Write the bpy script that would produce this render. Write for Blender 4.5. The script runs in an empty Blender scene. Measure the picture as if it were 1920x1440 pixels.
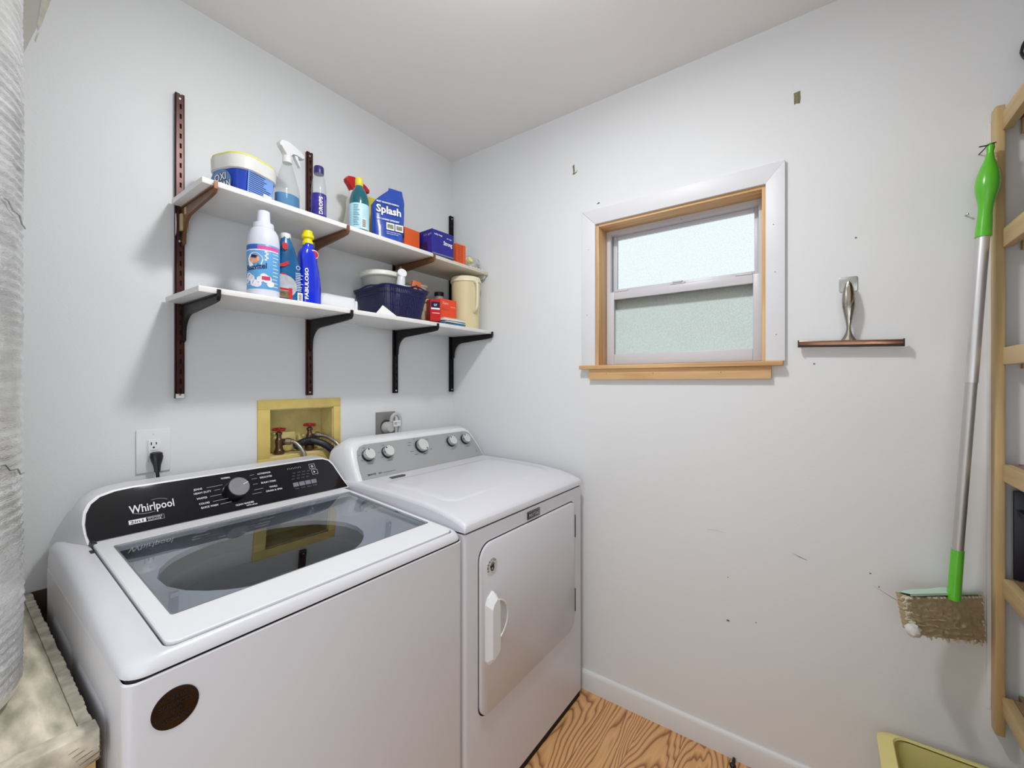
import bpy, bmesh, math, random
from math import sin, cos, pi, radians, sqrt, atan2
from mathutils import Vector, Matrix, noise
S = bpy.context.scene
C = S.collection
R = random.Random(7)

# ------------------------------------------------------------------ camera, light, exposure
cam = bpy.data.cameras.new('camera'); co = bpy.data.objects.new('camera', cam); C.objects.link(co)
cam.sensor_width = 36; cam.lens = 794 / 1920 * 36; cam.shift_y = -3 / 1920; cam.clip_start = 0.02
co.location = (-1.680, -1.627, 1.33)
co.rotation_euler = (radians(90), 0, atan2(578, 794) - radians(90))
S.camera = co
S.view_settings.view_transform = 'Standard'; S.view_settings.look = 'None'
S.view_settings.exposure = 0.0; S.view_settings.gamma = 1; S.view_settings.use_curve_mapping = False
w = bpy.data.worlds.new('daylight'); S.world = w; w.use_nodes = True
bg = w.node_tree.nodes['Background']; bg.inputs[0].default_value = (0.88, 0.96, 1.0, 1); bg.inputs[1].default_value = 1.12

def area(name, loc, rot, sx, sy, e, col, shape='RECTANGLE'):
    l = bpy.data.lights.new(name, 'AREA'); l.shape = shape; l.size = sx
    if shape == 'RECTANGLE': l.size_y = sy
    l.energy = e; l.color = col
    o = bpy.data.objects.new(name, l); o.location = loc; o.rotation_euler = rot; C.objects.link(o); return o
area('ceiling_lamp_light', (-0.98, -1.09, 2.492), (0, 0, 0), .15, .15, 12.5, (0.985, 0.99, 1.0), 'DISK')
area('left_fill_light', (-2.40, -1.45, 1.0), (0, radians(-90), 0), 1.8, 1.0, 5.5, (0.88, 0.96, 1.0))  # added soft fill from the left side, no doorway is modelled here
area('rear_fill_light', (-2.06, -2.385, 1.60), (radians(108), 0, radians(-14)), 0.95, 1.3, 17, (0.88, 0.95, 1.0))  # added fill behind the camera, lifts the back wall and ceiling

pl = bpy.data.lights.new('ceiling_fill_light', 'POINT'); pl.energy = 5.2; pl.shadow_soft_size = .09; pl.color = (0.985, 0.99, 1.0)  # added point fill under the lamp to brighten the ceiling
po = bpy.data.objects.new('ceiling_fill_light', pl); po.location = (-.98, -1.09, 2.37); C.objects.link(po)

# ------------------------------------------------------------------ materials
def lin(c):
    return tuple(((v / 255) / 12.92 if v / 255 <= .04045 else ((v / 255 + .055) / 1.055) ** 2.4) for v in c)
MC = {}
def mat(name, col=(200, 200, 200), rough=.5, metal=0, var=.06, vs=8, bump=0, bs=60, coat=0, trans=0, ior=1.45,
        spec=.5, emit=0, alpha=1, stretch=(1, 1, 1), sheen=0):
    if name in MC: return MC[name]
    m = bpy.data.materials.new(name); m.use_nodes = True; nt = m.node_tree; N = nt.nodes; L = nt.links
    b = N['Principled BSDF']
    tc = N.new('ShaderNodeTexCoord'); mp = N.new('ShaderNodeMapping'); mp.inputs['Scale'].default_value = stretch
    L.new(tc.outputs['Object'], mp.inputs[0])
    n = N.new('ShaderNodeTexNoise'); n.inputs['Scale'].default_value = vs; n.inputs['Detail'].default_value = 4
    L.new(mp.outputs[0], n.inputs['Vector'])
    r = N.new('ShaderNodeValToRGB'); c = lin(col)
    r.color_ramp.elements[0].position = .3; r.color_ramp.elements[1].position = .7
    r.color_ramp.elements[0].color = tuple(v * (1 - var) for v in c) + (1,)
    r.color_ramp.elements[1].color = tuple(min(1, v * (1 + var)) for v in c) + (1,)
    L.new(n.outputs[0], r.inputs[0]); L.new(r.outputs[0], b.inputs['Base Color'])
    b.inputs['Roughness'].default_value = rough; b.inputs['Metallic'].default_value = metal
    b.inputs['IOR'].default_value = ior; b.inputs['Coat Weight'].default_value = coat
    b.inputs['Transmission Weight'].default_value = trans; b.inputs['Specular IOR Level'].default_value = spec
    b.inputs['Alpha'].default_value = alpha; b.inputs['Sheen Weight'].default_value = sheen
    if emit:
        L.new(r.outputs[0], b.inputs['Emission Color']); b.inputs['Emission Strength'].default_value = emit
    if bump:
        n2 = N.new('ShaderNodeTexNoise'); n2.inputs['Scale'].default_value = bs; n2.inputs['Detail'].default_value = 3
        L.new(mp.outputs[0], n2.inputs['Vector'])
        bp = N.new('ShaderNodeBump'); bp.inputs['Strength'].default_value = bump; bp.inputs['Distance'].default_value = .002
        L.new(n2.outputs[0], bp.inputs['Height']); L.new(bp.outputs[0], b.inputs['Normal'])
    MC[name] = m; return m

def wood(name, c1, c2, axis, rough=.5, sc=14, bump=.15):
    """plain board: streaks running along the given axis"""
    if name in MC: return MC[name]
    m = mat(name, c1, rough); nt = m.node_tree; N = nt.nodes; L = nt.links
    mp = [n for n in N if n.type == 'MAPPING'][0]; s = [sc * 2, sc * 2, sc * 2]; s['xyz'.index(axis)] = sc * .12
    mp.inputs['Scale'].default_value = s
    tex = [n for n in N if n.type == 'TEX_NOISE'][0]; tex.inputs['Scale'].default_value = 1.4; tex.inputs['Detail'].default_value = 6
    tex.inputs['Distortion'].default_value = .6
    r = [n for n in N if n.type == 'VALTORGB'][0]
    r.color_ramp.elements[0].color = lin(c2) + (1,); r.color_ramp.elements[1].color = lin(c1) + (1,)
    r.color_ramp.elements[0].position = .25; r.color_ramp.elements[1].position = .6
    bp = N.new('ShaderNodeBump'); bp.inputs['Strength'].default_value = bump; bp.inputs['Distance'].default_value = .001
    L.new(tex.outputs[0], bp.inputs['Height']); L.new(bp.outputs[0], N['Principled BSDF'].inputs['Normal'])
    return m

def oak_floor():
    m = bpy.data.materials.new('oak_planks'); m.use_nodes = True; nt = m.node_tree; N = nt.nodes; L = nt.links
    b = N['Principled BSDF']; b.inputs['Roughness'].default_value = .38
    def M(op, a, c=None):
        n = N.new('ShaderNodeMath'); n.operation = op
        for i, v in enumerate((a, c)):
            if v is None: continue
            if isinstance(v, (int, float)): n.inputs[i].default_value = v
            else: L.new(v, n.inputs[i])
        return n.outputs[0]
    tc = N.new('ShaderNodeTexCoord'); oi = N.new('ShaderNodeObjectInfo')
    rv = N.new('ShaderNodeCombineXYZ'); 
    L.new(M('MULTIPLY', oi.outputs['Random'], 37.0), rv.inputs[0]); L.new(M('MULTIPLY', oi.outputs['Random'], 11.0), rv.inputs[1])
    ad = N.new('ShaderNodeVectorMath'); ad.operation = 'ADD'; L.new(tc.outputs['Object'], ad.inputs[0]); L.new(rv.outputs[0], ad.inputs[1])
    mp = N.new('ShaderNodeMapping'); mp.inputs['Scale'].default_value = (1.8, 7, 1); L.new(ad.outputs[0], mp.inputs[0])
    n1 = N.new('ShaderNodeTexNoise'); n1.inputs['Scale'].default_value = 1.0; n1.inputs['Detail'].default_value = 2.0
    n1.inputs['Distortion'].default_value = .5
    L.new(mp.outputs[0], n1.inputs['Vector'])
    sx = N.new('ShaderNodeSeparateXYZ'); L.new(tc.outputs['Object'], sx.inputs[0])
    yy = M('MULTIPLY', sx.outputs[1], sx.outputs[1])
    f = M('ADD', M('MULTIPLY', yy, 620.0), M('MULTIPLY', sx.outputs[0], 6.5))
    f = M('ADD', f, M('MULTIPLY', n1.outputs[0], 10.0))
    f = M('ADD', f, M('MULTIPLY', oi.outputs['Random'], 20.0))
    fr = M('FRACT', f)
    r = N.new('ShaderNodeValToRGB'); e = r.color_ramp.elements
    e[0].position = 0; e[0].color = lin((132, 82, 38)) + (1,)
    e[1].position = .2; e[1].color = lin((190, 134, 74)) + (1,)
    a = e.new(.45); a.color = lin((212, 160, 100)) + (1,)
    a = e.new(.88); a.color = lin((200, 146, 86)) + (1,)
    a = e.new(1); a.color = lin((132, 82, 38)) + (1,)
    L.new(fr, r.inputs[0])
    mp2 = N.new('ShaderNodeMapping'); mp2.inputs['Scale'].default_value = (8, 260, 1); L.new(tc.outputs['Object'], mp2.inputs[0])
    n2 = N.new('ShaderNodeTexNoise'); n2.inputs['Scale'].default_value = 1; n2.inputs['Detail'].default_value = 3; L.new(mp2.outputs[0], n2.inputs['Vector'])
    mx = N.new('ShaderNodeMixRGB'); mx.blend_type = 'MULTIPLY'; mx.inputs[0].default_value = .35
    L.new(r.outputs[0], mx.inputs[1]); L.new(n2.outputs[0], mx.inputs[2])
    hs = N.new('ShaderNodeHueSaturation'); hs.inputs['Saturation'].default_value = .92; hs.inputs['Value'].default_value = 1.42
    L.new(mx.outputs[0], hs.inputs['Color']); L.new(hs.outputs[0], b.inputs['Base Color'])
    return m

def front_fresnel(N, L, ior):
    f = N.new('ShaderNodeFresnel'); f.inputs[0].default_value = ior; ge = N.new('ShaderNodeNewGeometry')
    sub = N.new('ShaderNodeMath'); sub.operation = 'SUBTRACT'; sub.inputs[0].default_value = 1; L.new(ge.outputs['Backfacing'], sub.inputs[1])
    mu = N.new('ShaderNodeMath'); mu.operation = 'MULTIPLY'; L.new(f.outputs[0], mu.inputs[0]); L.new(sub.outputs[0], mu.inputs[1])
    return mu

def lid_glass_mat():
    m = bpy.data.materials.new('tinted_lid_glass'); m.use_nodes = True; nt = m.node_tree; N = nt.nodes; L = nt.links
    N.remove(N['Principled BSDF']); out = N['Material Output']
    t = N.new('ShaderNodeBsdfTransparent'); t.inputs[0].default_value = (.78, .80, .82, 1)
    g = N.new('ShaderNodeBsdfGlossy'); g.inputs['Roughness'].default_value = .012; g.inputs[0].default_value = (.92, .95, .95, 1)
    f = front_fresnel(N, L, 1.85)
    nz = N.new('ShaderNodeTexNoise'); nz.inputs['Scale'].default_value = 5
    bp = N.new('ShaderNodeBump'); bp.inputs['Strength'].default_value = .02; L.new(nz.outputs[0], bp.inputs['Height']); L.new(bp.outputs[0], g.inputs['Normal'])
    mx = N.new('ShaderNodeMixShader'); L.new(f.outputs[0], mx.inputs[0]); L.new(t.outputs[0], mx.inputs[1]); L.new(g.outputs[0], mx.inputs[2])
    L.new(mx.outputs[0], out.inputs[0]); return m

def clear_mat(name, tint, gl=1.45, rough=.03, mixw=.0, dcol=(200, 200, 200)):
    """thin clear plastic: tinted see-through film with a surface reflection and a little milkiness"""
    m = bpy.data.materials.new(name); m.use_nodes = True; nt = m.node_tree; N = nt.nodes; L = nt.links
    N.remove(N['Principled BSDF']); out = N['Material Output']
    t = N.new('ShaderNodeBsdfTransparent'); t.inputs[0].default_value = tint + (1,)
    d = N.new('ShaderNodeBsdfDiffuse')
    nz = N.new('ShaderNodeTexNoise'); nz.inputs['Scale'].default_value = 12; cr = N.new('ShaderNodeValToRGB')
    c = lin(dcol); cr.color_ramp.elements[0].color = tuple(v * .93 for v in c) + (1,); cr.color_ramp.elements[1].color = c + (1,)
    L.new(nz.outputs[0], cr.inputs[0]); L.new(cr.outputs[0], d.inputs[0])
    mx0 = N.new('ShaderNodeMixShader'); mx0.inputs[0].default_value = mixw; L.new(t.outputs[0], mx0.inputs[1]); L.new(d.outputs[0], mx0.inputs[2])
    g = N.new('ShaderNodeBsdfGlossy'); g.inputs['Roughness'].default_value = rough
    f = front_fresnel(N, L, gl)
    mx = N.new('ShaderNodeMixShader'); L.new(f.outputs[0], mx.inputs[0]); L.new(mx0.outputs[0], mx.inputs[1]); L.new(g.outputs[0], mx.inputs[2])
    L.new(mx.outputs[0], out.inputs[0]); return m

wall_m = mat('wall_paint', (227, 229, 231), .62, var=.012, vs=2.5, bump=.14, bs=150)
ceil_m = mat('ceiling_paint', (237, 236, 236), .8, var=.015, vs=2, bump=.15, bs=90)
trim_m = mat('trim_paint', (226, 227, 228), .4, var=.015, vs=6, bump=.05)
white_en = mat('white_enamel', (218, 218, 225), .30, var=.008, vs=3, coat=.12)
white_pl = mat('white_plastic', (230, 231, 234), .3, var=.01, vs=4)
dark_gap = mat('dark_gap', (28, 24, 22), .8, var=.2)
black_pl = mat('black_plastic', (24, 24, 26), .35, var=.1)
black_mt = mat('black_bracket_metal', (30, 24, 24), .45, metal=.3, var=.2, vs=20)
brown_mt = mat('brown_upright_metal', (74, 40, 34), .32, metal=.35, var=.25, vs=14)
brown_br = mat('brown_bracket_metal', (122, 84, 56), .4, metal=.35, var=.2, vs=12)
chrome = mat('chrome', (205, 205, 208), .12, metal=1, var=.04)
melamine = mat('white_melamine', (232, 231, 229), .42, var=.02, vs=5)
old_melamine = mat('old_cream_melamine', (212, 205, 190), .5, var=.06, vs=9)
pine = lambda ax: wood('pine_' + ax, (226, 188, 138), (190, 142, 90), ax)
ply = lambda ax: wood('yellow_pine_' + ax, (200, 170, 116), (164, 128, 78), ax)

# ------------------------------------------------------------------ mesh builder
class G:
    def __init__(s): s.bm = bmesh.new(); s.mi = 0
    def add(s, vs, fs, M=None):
        vv = [s.bm.verts.new(M @ Vector(v) if M else v) for v in vs]
        for f in fs:
            try: s.bm.faces.new([vv[i] for i in f]).material_index = s.mi
            except ValueError: pass
        return vv
    def box(s, x0, x1, y0, y1, z0, z1, bev=0, seg=2, M=None):
        vs = [(x, y, z) for x in (x0, x1) for y in (y0, y1) for z in (z0, z1)]
        fs = [(0, 1, 3, 2), (4, 6, 7, 5), (0, 4, 5, 1), (2, 3, 7, 6), (0, 2, 6, 4), (1, 5, 7, 3)]
        vv = s.add(vs, fs, M)
        if bev:
            es = list({e for v in vv for e in v.link_edges})
            r = bmesh.ops.bevel(s.bm, geom=es + vv, offset=bev, segments=seg, profile=.5, affect='EDGES', clamp_overlap=True)
            for f in r['faces']: f.material_index = s.mi
        return s
    def loft(s, rings, close=True, cap0=True, cap1=True, M=None):
        n = len(rings[0]); vs = [p for r in rings for p in r]; fs = []
        for i in range(len(rings) - 1):
            for j in range(n if close else n - 1):
                k = (j + 1) % n; fs.append((i * n + j, i * n + k, (i + 1) * n + k, (i + 1) * n + j))
        if cap0: fs.append(tuple(reversed(range(n))))
        if cap1: fs.append(tuple((len(rings) - 1) * n + j for j in range(n)))
        s.add(vs, fs, M); return s
    def lathe(s, prof, c=(0, 0, 0), seg=28, sx=1, sy=1, a0=0, a1=2 * pi, M=None, cap=True, sq=0):
        full = abs(a1 - a0 - 2 * pi) < 1e-6; n = seg if full else seg + 1; rings = []
        for r, z in prof:
            ring = []
            for j in range(n):
                a = a0 + (a1 - a0) * j / seg; k = 1
                if sq: k = 1 / ((abs(cos(a)) ** sq + abs(sin(a)) ** sq) ** (1 / sq))
                ring.append((c[0] + r * k * sx * cos(a), c[1] + r * k * sy * sin(a), c[2] + z))
            rings.append(ring)
        s.loft(rings, full, cap and full, cap and full, M); return s
    def prism(s, poly, ax, a, b, M=None, bev=0):
        def P(u, v, t): return {'x': (t, u, v), 'y': (u, t, v), 'z': (u, v, t)}[ax]
        n = len(poly); vs = [P(u, v, a) for u, v in poly] + [P(u, v, b) for u, v in poly]
        fs = [tuple(range(n)), tuple(range(2 * n - 1, n - 1, -1))] + [(j, (j + 1) % n, n + (j + 1) % n, n + j) for j in range(n)]
        vv = s.add(vs, fs, M)
        if bev:
            es = [e for e in {e for v in vv for e in v.link_edges} if len({v in vv[:n] for v in e.verts}) == 1]
            r = bmesh.ops.bevel(s.bm, geom=es, offset=bev, segments=2, profile=.5, affect='EDGES', clamp_overlap=True)
            for f in r['faces']: f.material_index = s.mi
        return s
    def tube(s, pts, r, seg=10, M=None, rz=None):
        pts = [Vector(p) for p in pts]; rings = []; up = Vector((0, 0, 1)); prev = None
        for i, p in enumerate(pts):
            t = (pts[min(i + 1, len(pts) - 1)] - pts[max(i - 1, 0)]).normalized()
            if prev is None:
                a = t.cross(up)
                if a.length < .1: a = t.cross(Vector((1, 0, 0)))
            else: a = prev - t * prev.dot(t)
            a.normalize(); prev = a; b = t.cross(a); q = r[i] if isinstance(r, (list, tuple)) else r
            rings.append([tuple(p + (a * cos(2 * pi * j / seg) + b * sin(2 * pi * j / seg)) * q) for j in range(seg)])
        s.loft(rings, M=M); return s
    def ball(s, c, r, sc=(1, 1, 1), u=16, v=10, M=None):
        s.loft([[(c[0] + sc[0] * r * sin(pi * i / v) * cos(2 * pi * j / u), c[1] + sc[1] * r * sin(pi * i / v) * sin(2 * pi * j / u),
                  c[2] + sc[2] * r * cos(pi * i / v)) for j in range(u)] for i in [.02] + list(range(1, v)) + [v - .02]], M=M); return s
    def text(s, txt, size, f, depth=.0004, w=None, align='CENTER', bold=0):
        cu = bpy.data.curves.new('t', 'FONT'); cu.body = txt; cu.size = 1; cu.resolution_u = 2; cu.extrude = 0
        cu.align_x = align; cu.offset = bold
        o = bpy.data.objects.new('t', cu); C.objects.link(o); bpy.context.view_layer.update()
        me = bpy.data.meshes.new_from_object(o.evaluated_get(bpy.context.evaluated_depsgraph_get()))
        xs = [v.co.x for v in me.vertices] or [0, 1]; ww = max(xs) - min(xs)
        sx = w / ww if w else size
        vs = [f(v.co.x * sx, v.co.y * size, depth) for v in me.vertices]; fs = [tuple(p.vertices) for p in me.polygons]
        s.add(vs, fs)
        bpy.data.objects.remove(o); bpy.data.curves.remove(cu); bpy.data.meshes.remove(me); return s
    def quadf(s, f, x0, x1, y0, y1, d=.0003, nx=1):
        for i in range(nx):
            a = x0 + (x1 - x0) * i / nx; b = x0 + (x1 - x0) * (i + 1) / nx
            s.add([f(a, y0, d), f(b, y0, d), f(b, y1, d), f(a, y1, d)], [(0, 1, 2, 3)])
        return s

def build(name, g, m, parent=None, kind=None, label=None, smooth=True, ang=38, norm=True):
    me = bpy.data.meshes.new(name)
    if norm: bmesh.ops.recalc_face_normals(g.bm, faces=g.bm.faces)
    base = parent
    while base is not None and base.parent is not None: base = base.parent
    off = Vector(base['_o']) if base is not None and '_o' in base else Vector((0, 0, 0))
    if off.length: bmesh.ops.translate(g.bm, verts=g.bm.verts, vec=-off)
    g.bm.to_mesh(me); g.bm.free()
    for mm in (m if isinstance(m, (list, tuple)) else [m]): me.materials.append(mm)
    if smooth:
        for p in me.polygons: p.use_smooth = True
        me.set_sharp_from_angle(angle=radians(ang))
    o = bpy.data.objects.new(name, me); C.objects.link(o)
    if parent is not None: o.parent = parent
    if kind: o['kind'] = kind
    if label: o['label'] = label
    return o

def thing(name, label, cat, loc, rz=0, group=None, world=False):
    """world=True: the parts are given in room coordinates and moved to the thing's base"""
    o = bpy.data.objects.new(name, None); C.objects.link(o); o.location = loc; o.rotation_euler = (0, 0, radians(rz))
    o.empty_display_size = .05; o['label'] = label; o['category'] = cat
    if group: o['group'] = group
    if world: o['_o'] = tuple(loc)
    return o
def solo(name, g, m, label, cat, loc=(0, 0, 0), group=None, **k):
    """a thing that is one mesh, given in room coordinates, its origin at loc"""
    bmesh.ops.translate(g.bm, verts=g.bm.verts, vec=-Vector(loc))
    o = build(name, g, m, **k); o.location = loc; o['label'] = label; o['category'] = cat
    if group: o['group'] = group
    return o
def struct(name, g, m, parent=None, **k):
    o = build(name, g, m, parent, **k)
    if parent is None: o['kind'] = 'structure'
    return o
def rrect(x0, x1, y0, y1, r, n=6, sub=1):
    pts = []
    for cx, cy, a in ((x1 - r, y1 - r, 0), (x0 + r, y1 - r, 90), (x0 + r, y0 + r, 180), (x1 - r, y0 + r, 270)):
        for i in range(n + 1):
            t = radians(a + 90 * i / n); pts.append((cx + r * cos(t), cy + r * sin(t)))
    if sub > 1:
        q = []
        for i, p in enumerate(pts):
            nx = pts[(i + 1) % len(pts)]; k = sub if (Vector(nx) - Vector(p)).length > .03 else 1
            for j in range(k): q.append((p[0] + (nx[0] - p[0]) * j / k, p[1] + (nx[1] - p[1]) * j / k))
        pts = q
    return pts
def cylmap(r, zc, sx=1, sy=1, sq=0, a_off=0, c=(0, 0)):
    def f(u, v, d):
        a = -pi / 2 + a_off + u / r; k = 1
        if sq: k = 1 / ((abs(cos(a)) ** sq + abs(sin(a)) ** sq) ** (1 / sq))
        return (c[0] + (r * k * sx + d) * cos(a), c[1] + (r * k * sy + d) * sin(a), zc + v)
    return f
def planemap(o, u, v, n):
    o, u, v, n = Vector(o), Vector(u), Vector(v), Vector(n)
    return lambda a, b, d: tuple(o + u * a + v * b + n * d)

# ------------------------------------------------------------------ room shell
H = 2.532; RX0 = -2.6; RY0 = -2.40
g = G(); g.box(RX0, -.951, 0, .12, 0, H).box(-.702, .12, 0, .12, 0, H).box(-.951, -.702, 0, .12, 0, 1.055).box(-.951, -.702, 0, .12, 1.23, H)
wall_back = struct('wall_back', g, wall_m, smooth=False)
g = G(); g.box(0, .14, -.851, 0, 0, H).box(0, .14, RY0, -1.477, 0, H).box(0, .14, -1.477, -.851, 0, 1.395).box(0, .14, -1.477, -.851, 2.005, H)
wall_right = struct('wall_right', g, wall_m, smooth=False)
g = G(); g.box(RX0, .14, RY0 - .12, RY0, 0, H); struct('wall_front', g, wall_m, smooth=False)
g = G(); g.box(RX0 - .12, RX0, RY0 - .12, .12, 0, H); struct('wall_left', g, wall_m, smooth=False)
g = G(); g.box(RX0 - .12, .14, RY0 - .12, .12, H, H + .1); struct('ceiling', g, ceil_m, smooth=False)
g = G(); g.box(RX0, 0, RY0, 0, -.05, -.006); floor = struct('floor', g, mat('subfloor', (110, 84, 58), .8), smooth=False)
oak = oak_floor(); pw = .152; y = 0; i = 0
plank_me = None
while y > RY0 + .01:
    y1 = max(y - pw, RY0)
    hy = (y - y1) / 2
    g = G(); g.box(RX0, 0, -hy + .0004, hy - .0004, -.006, 0, bev=.0005, seg=1)
    o = build('plank', g, oak, floor, smooth=False); o.location = (0, (y + y1) / 2, 0); y = y1; i += 1
# baseboard
prof = [(0, 0), (-.013, 0), (-.013, .068), (-.009, .078), (-.003, .082), (0, .082)]
g = G(); g.prism(prof, 'y', RY0, -.001); struct('baseboard_right', g, trim_m)

# cove shading of the ceiling line is left to the light; peeled paint at far left of the back wall
g = G()
def blob(g, pts, y=-.0012, yb=0):
    n = len(pts); g.add([(a, y, b) for a, b in pts] + [(a, yb, b) for a, b in pts], [tuple(range(n))] + [(j, (j + 1) % n, n + (j + 1) % n, n + j) for j in range(n)])
blob(g, [(-1.500, 2.37), (-1.492, 2.372), (-1.494, 2.33), (-1.503, 2.29), (-1.510, 2.255), (-1.5165, 2.235), (-1.519, 2.25), (-1.515, 2.28), (-1.512, 2.315)])
blob(g, [(-1.5175, 2.228), (-1.515, 2.229), (-1.521, 2.203), (-1.5225, 2.206)])
build('peeled_paint', g, mat('bare_plaster', (206, 202, 188), .8, var=.1, vs=60), wall_back, smooth=False)
g = G(); blob(g, [(-1.60, 2.53), (-1.474, 2.53), (-1.4945, 2.33), (-1.541, 2.162), (-1.60, 1.98)], y=-.0006)
build('old_paint_layer', g, mat('old_paint', (196, 194, 188), .7, var=.02), wall_back, smooth=False)
g = G(); g.box(-1.85, -1.30, -.003, 0, .20, .795)
build('bare_wood_panel', g, wood('dark_bare_wood', (96, 76, 60), (64, 48, 38), 'x'), wall_back)

# marks on the window wall
def ymap(y0, z0): return lambda a, b, d: (-d, y0 - a, z0 + b)
def wallmark(name, pts, m, th=.0008):
    g = G(); n = len(pts)
    g.add([(-th, a, b) for a, b in pts] + [(0, a, b) for a, b in pts], [tuple(range(n))] + [(j, (j + 1) % n, n + (j + 1) % n, n + j) for j in range(n)])
    return build(name, g, m, wall_right, smooth=False)
stain = mat('brown_glue', (128, 122, 92), .7, var=.3, vs=150); darkm = mat('nail_hole_dark', (118, 114, 110), .9)
wallmark('tape_patch', [(-1.556, 2.285), (-1.574, 2.287), (-1.575, 2.262), (-1.573, 2.246), (-1.563, 2.249), (-1.557, 2.247)], stain)
wallmark('glue_mark', [(-.737, 2.291), (-.746, 2.296), (-.748, 2.270), (-.747, 2.258), (-.757, 2.262), (-.762, 2.271), (-.757, 2.257), (-.746, 2.251), (-.736, 2.253), (-.741, 2.262), (-.739, 2.278)], stain)
wallmark('scuff_mark', [(-.853, 2.094), (-.862, 2.1), (-.868, 2.095), (-.862, 2.092)], darkm)
for yy, zz, r in [(-1.716, 1.776, .003), (-1.611, 1.39, .003), (-1.36, .633, .0022), (-1.36, .478, .004), (-1.447, .50, .002), (-1.75, .75, .0025), (-1.77, .715, .002), (-1.20, 1.95, .002)]:
    wallmark('nail_hole', [(yy + r * cos(t) * (1.4 if r > .003 else 1), zz + r * .8 * sin(t)) for t in [k * pi / 4 for k in range(8)]], darkm)
wallmark('scuff_mark', [(-1.550, .766), (-1.575, .7575), (-1.592, .752), (-1.592, .7505), (-1.572, .755)], mat('grey_scuff', (150, 150, 148), .8), .0004)
wallmark('scuff_mark', [(-1.290, .790), (-1.32, .7935), (-1.35, .790), (-1.35, .7893), (-1.32, .7922), (-1.29, .7893)], mat('pale_scuff', (182, 182, 182), .8), .0004)
wallmark('scuff_mark', [(-1.752, .717), (-1.80, .693), (-1.84, .675), (-1.80, .690)], mat('pale_scuff', (182, 182, 182), .8), .0004)

# ------------------------------------------------------------------ window
vinyl = mat('white_vinyl', (206, 206, 212), .35, var=.01)
win = G(); win.box(.082, .138, -1.464, -1.447, 1.402, 1.993).box(.082, .138, -.881, -.864, 1.402, 1.993)
win.box(.082, .138, -1.447, -.881, 1.975, 1.993).box(.082, .138, -1.447, -.881, 1.402, 1.418)
win.box(.104, .110, -1.452, -1.447, 1.418, 1.975).box(.104, .110, -.881, -.876, 1.418, 1.975)
window = struct('window_1', win, vinyl, smooth=False)
def frame(g, x0, x1, y0, y1, z0, z1, t, tb, tt, bev=.002):
    g.box(x0, x1, y0, y0 + t, z0, z1, bev=bev); g.box(x0, x1, y1 - t, y1, z0, z1, bev=bev)
    g.box(x0, x1, y0 + t, y1 - t, z0, z0 + tb, bev=bev); g.box(x0, x1, y0 + t, y1 - t, z1 - tt, z1, bev=bev)
g = G(); frame(g, .112, .132, -1.447, -.881, 1.652, 1.975, .017, .090, .014); us = build('upper_sash', g, vinyl, window)
g = G(); frame(g, .080, .102, -1.462, -.864, 1.408, 1.724, .033, .045, .033)
g.box(.082, .112, -1.447, -.88, 1.712, 1.7255)
ls = build('lower_sash', g, vinyl, window)
def frost(name, col, rough):
    m = mat(name, col, rough, trans=1, ior=1.18, var=.13, vs=240, bump=.75, bs=420, spec=.3); return m
g = G(); g.box(.120, .124, -1.431, -.897, 1.742, 1.962); build('pane', g, frost('frosted_glass', (240, 245, 247), .22), us, smooth=False)
g = G(); g.box(.089, .093, -1.430, -.896, 1.453, 1.692); build('pane', g, frost('frosted_glass_lower', (230, 234, 226), .22), ls, smooth=False)
g = G()
for yy in (-.93, -1.165, -1.40):
    g.box(.078, .104, yy - .028, yy + .028, 1.724, 1.731, bev=.002)
g.box(.074, .090, -1.185, -1.145, 1.7295, 1.737, bev=.003)
build('sash_lock', g, vinyl, window)
def screen_mat():
    m = bpy.data.materials.new('insect_screen'); m.use_nodes = True; N = m.node_tree.nodes; L = m.node_tree.links
    b = N['Principled BSDF']; b.inputs['Base Color'].default_value = lin((92, 100, 96)) + (1,)
    tc = N.new('ShaderNodeTexCoord'); w1 = N.new('ShaderNodeTexNoise'); w1.inputs['Scale'].default_value = 6; L.new(tc.outputs['Object'], w1.inputs[0])
    r = N.new('ShaderNodeMapRange'); r.inputs[3].default_value = .26; r.inputs[4].default_value = .36; L.new(w1.outputs[0], r.inputs[0])
    L.new(r.outputs[0], b.inputs['Alpha']); return m
g = G(); g.add([(.1355, -1.447, 1.418), (.1355, -.881, 1.418), (.1355, -.881, 1.70), (.1355, -1.447, 1.70)], [(0, 1, 2, 3)])
build('insect_screen', g, screen_mat(), window, smooth=False)
# timber jamb liner, white casing with mitred corners, stool and apron
g = G(); g.box(-.002, .082, -.863, -.851, 1.402, 2.005, bev=.0008); build('jamb', g, pine('z'), window)
g = G(); g.box(-.002, .082, -1.477, -1.465, 1.402, 2.005, bev=.0008); build('jamb', g, pine('z'), window)
g = G(); g.box(-.002, .082, -1.465, -.863, 1.993, 2.005, bev=.0008); build('head_jamb', g, pine('y'), window)
cas = mat('casing_paint', (224, 225, 229), .42, var=.012, vs=6)
YL0, YL1, YR1, YR0, ZT0, ZT1 = -.851, -.788, -1.477, -1.533, 2.004, 2.068
g = G(); g.prism([(YL1, 1.402), (YL0, 1.402), (YL0, ZT0), (YL1, ZT1)], 'x', -.014, .0, bev=.0015); c1 = build('casing_board', g, cas, window)
g = G(); g.prism([(YR1, 1.402), (YR0, 1.402), (YR0, ZT1), (YR1, ZT0)], 'x', -.016, .0, bev=.0015); c2 = build('casing_board', g, cas, window)
g = G(); g.prism([(YL1 - .0006, ZT1), (YL0 - .0006, ZT0), (YR1 + .0006, ZT0), (YR0 + .0006, ZT1)], 'x', -.014, .0, bev=.0015); build('casing_board', g, cas, window)
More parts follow.
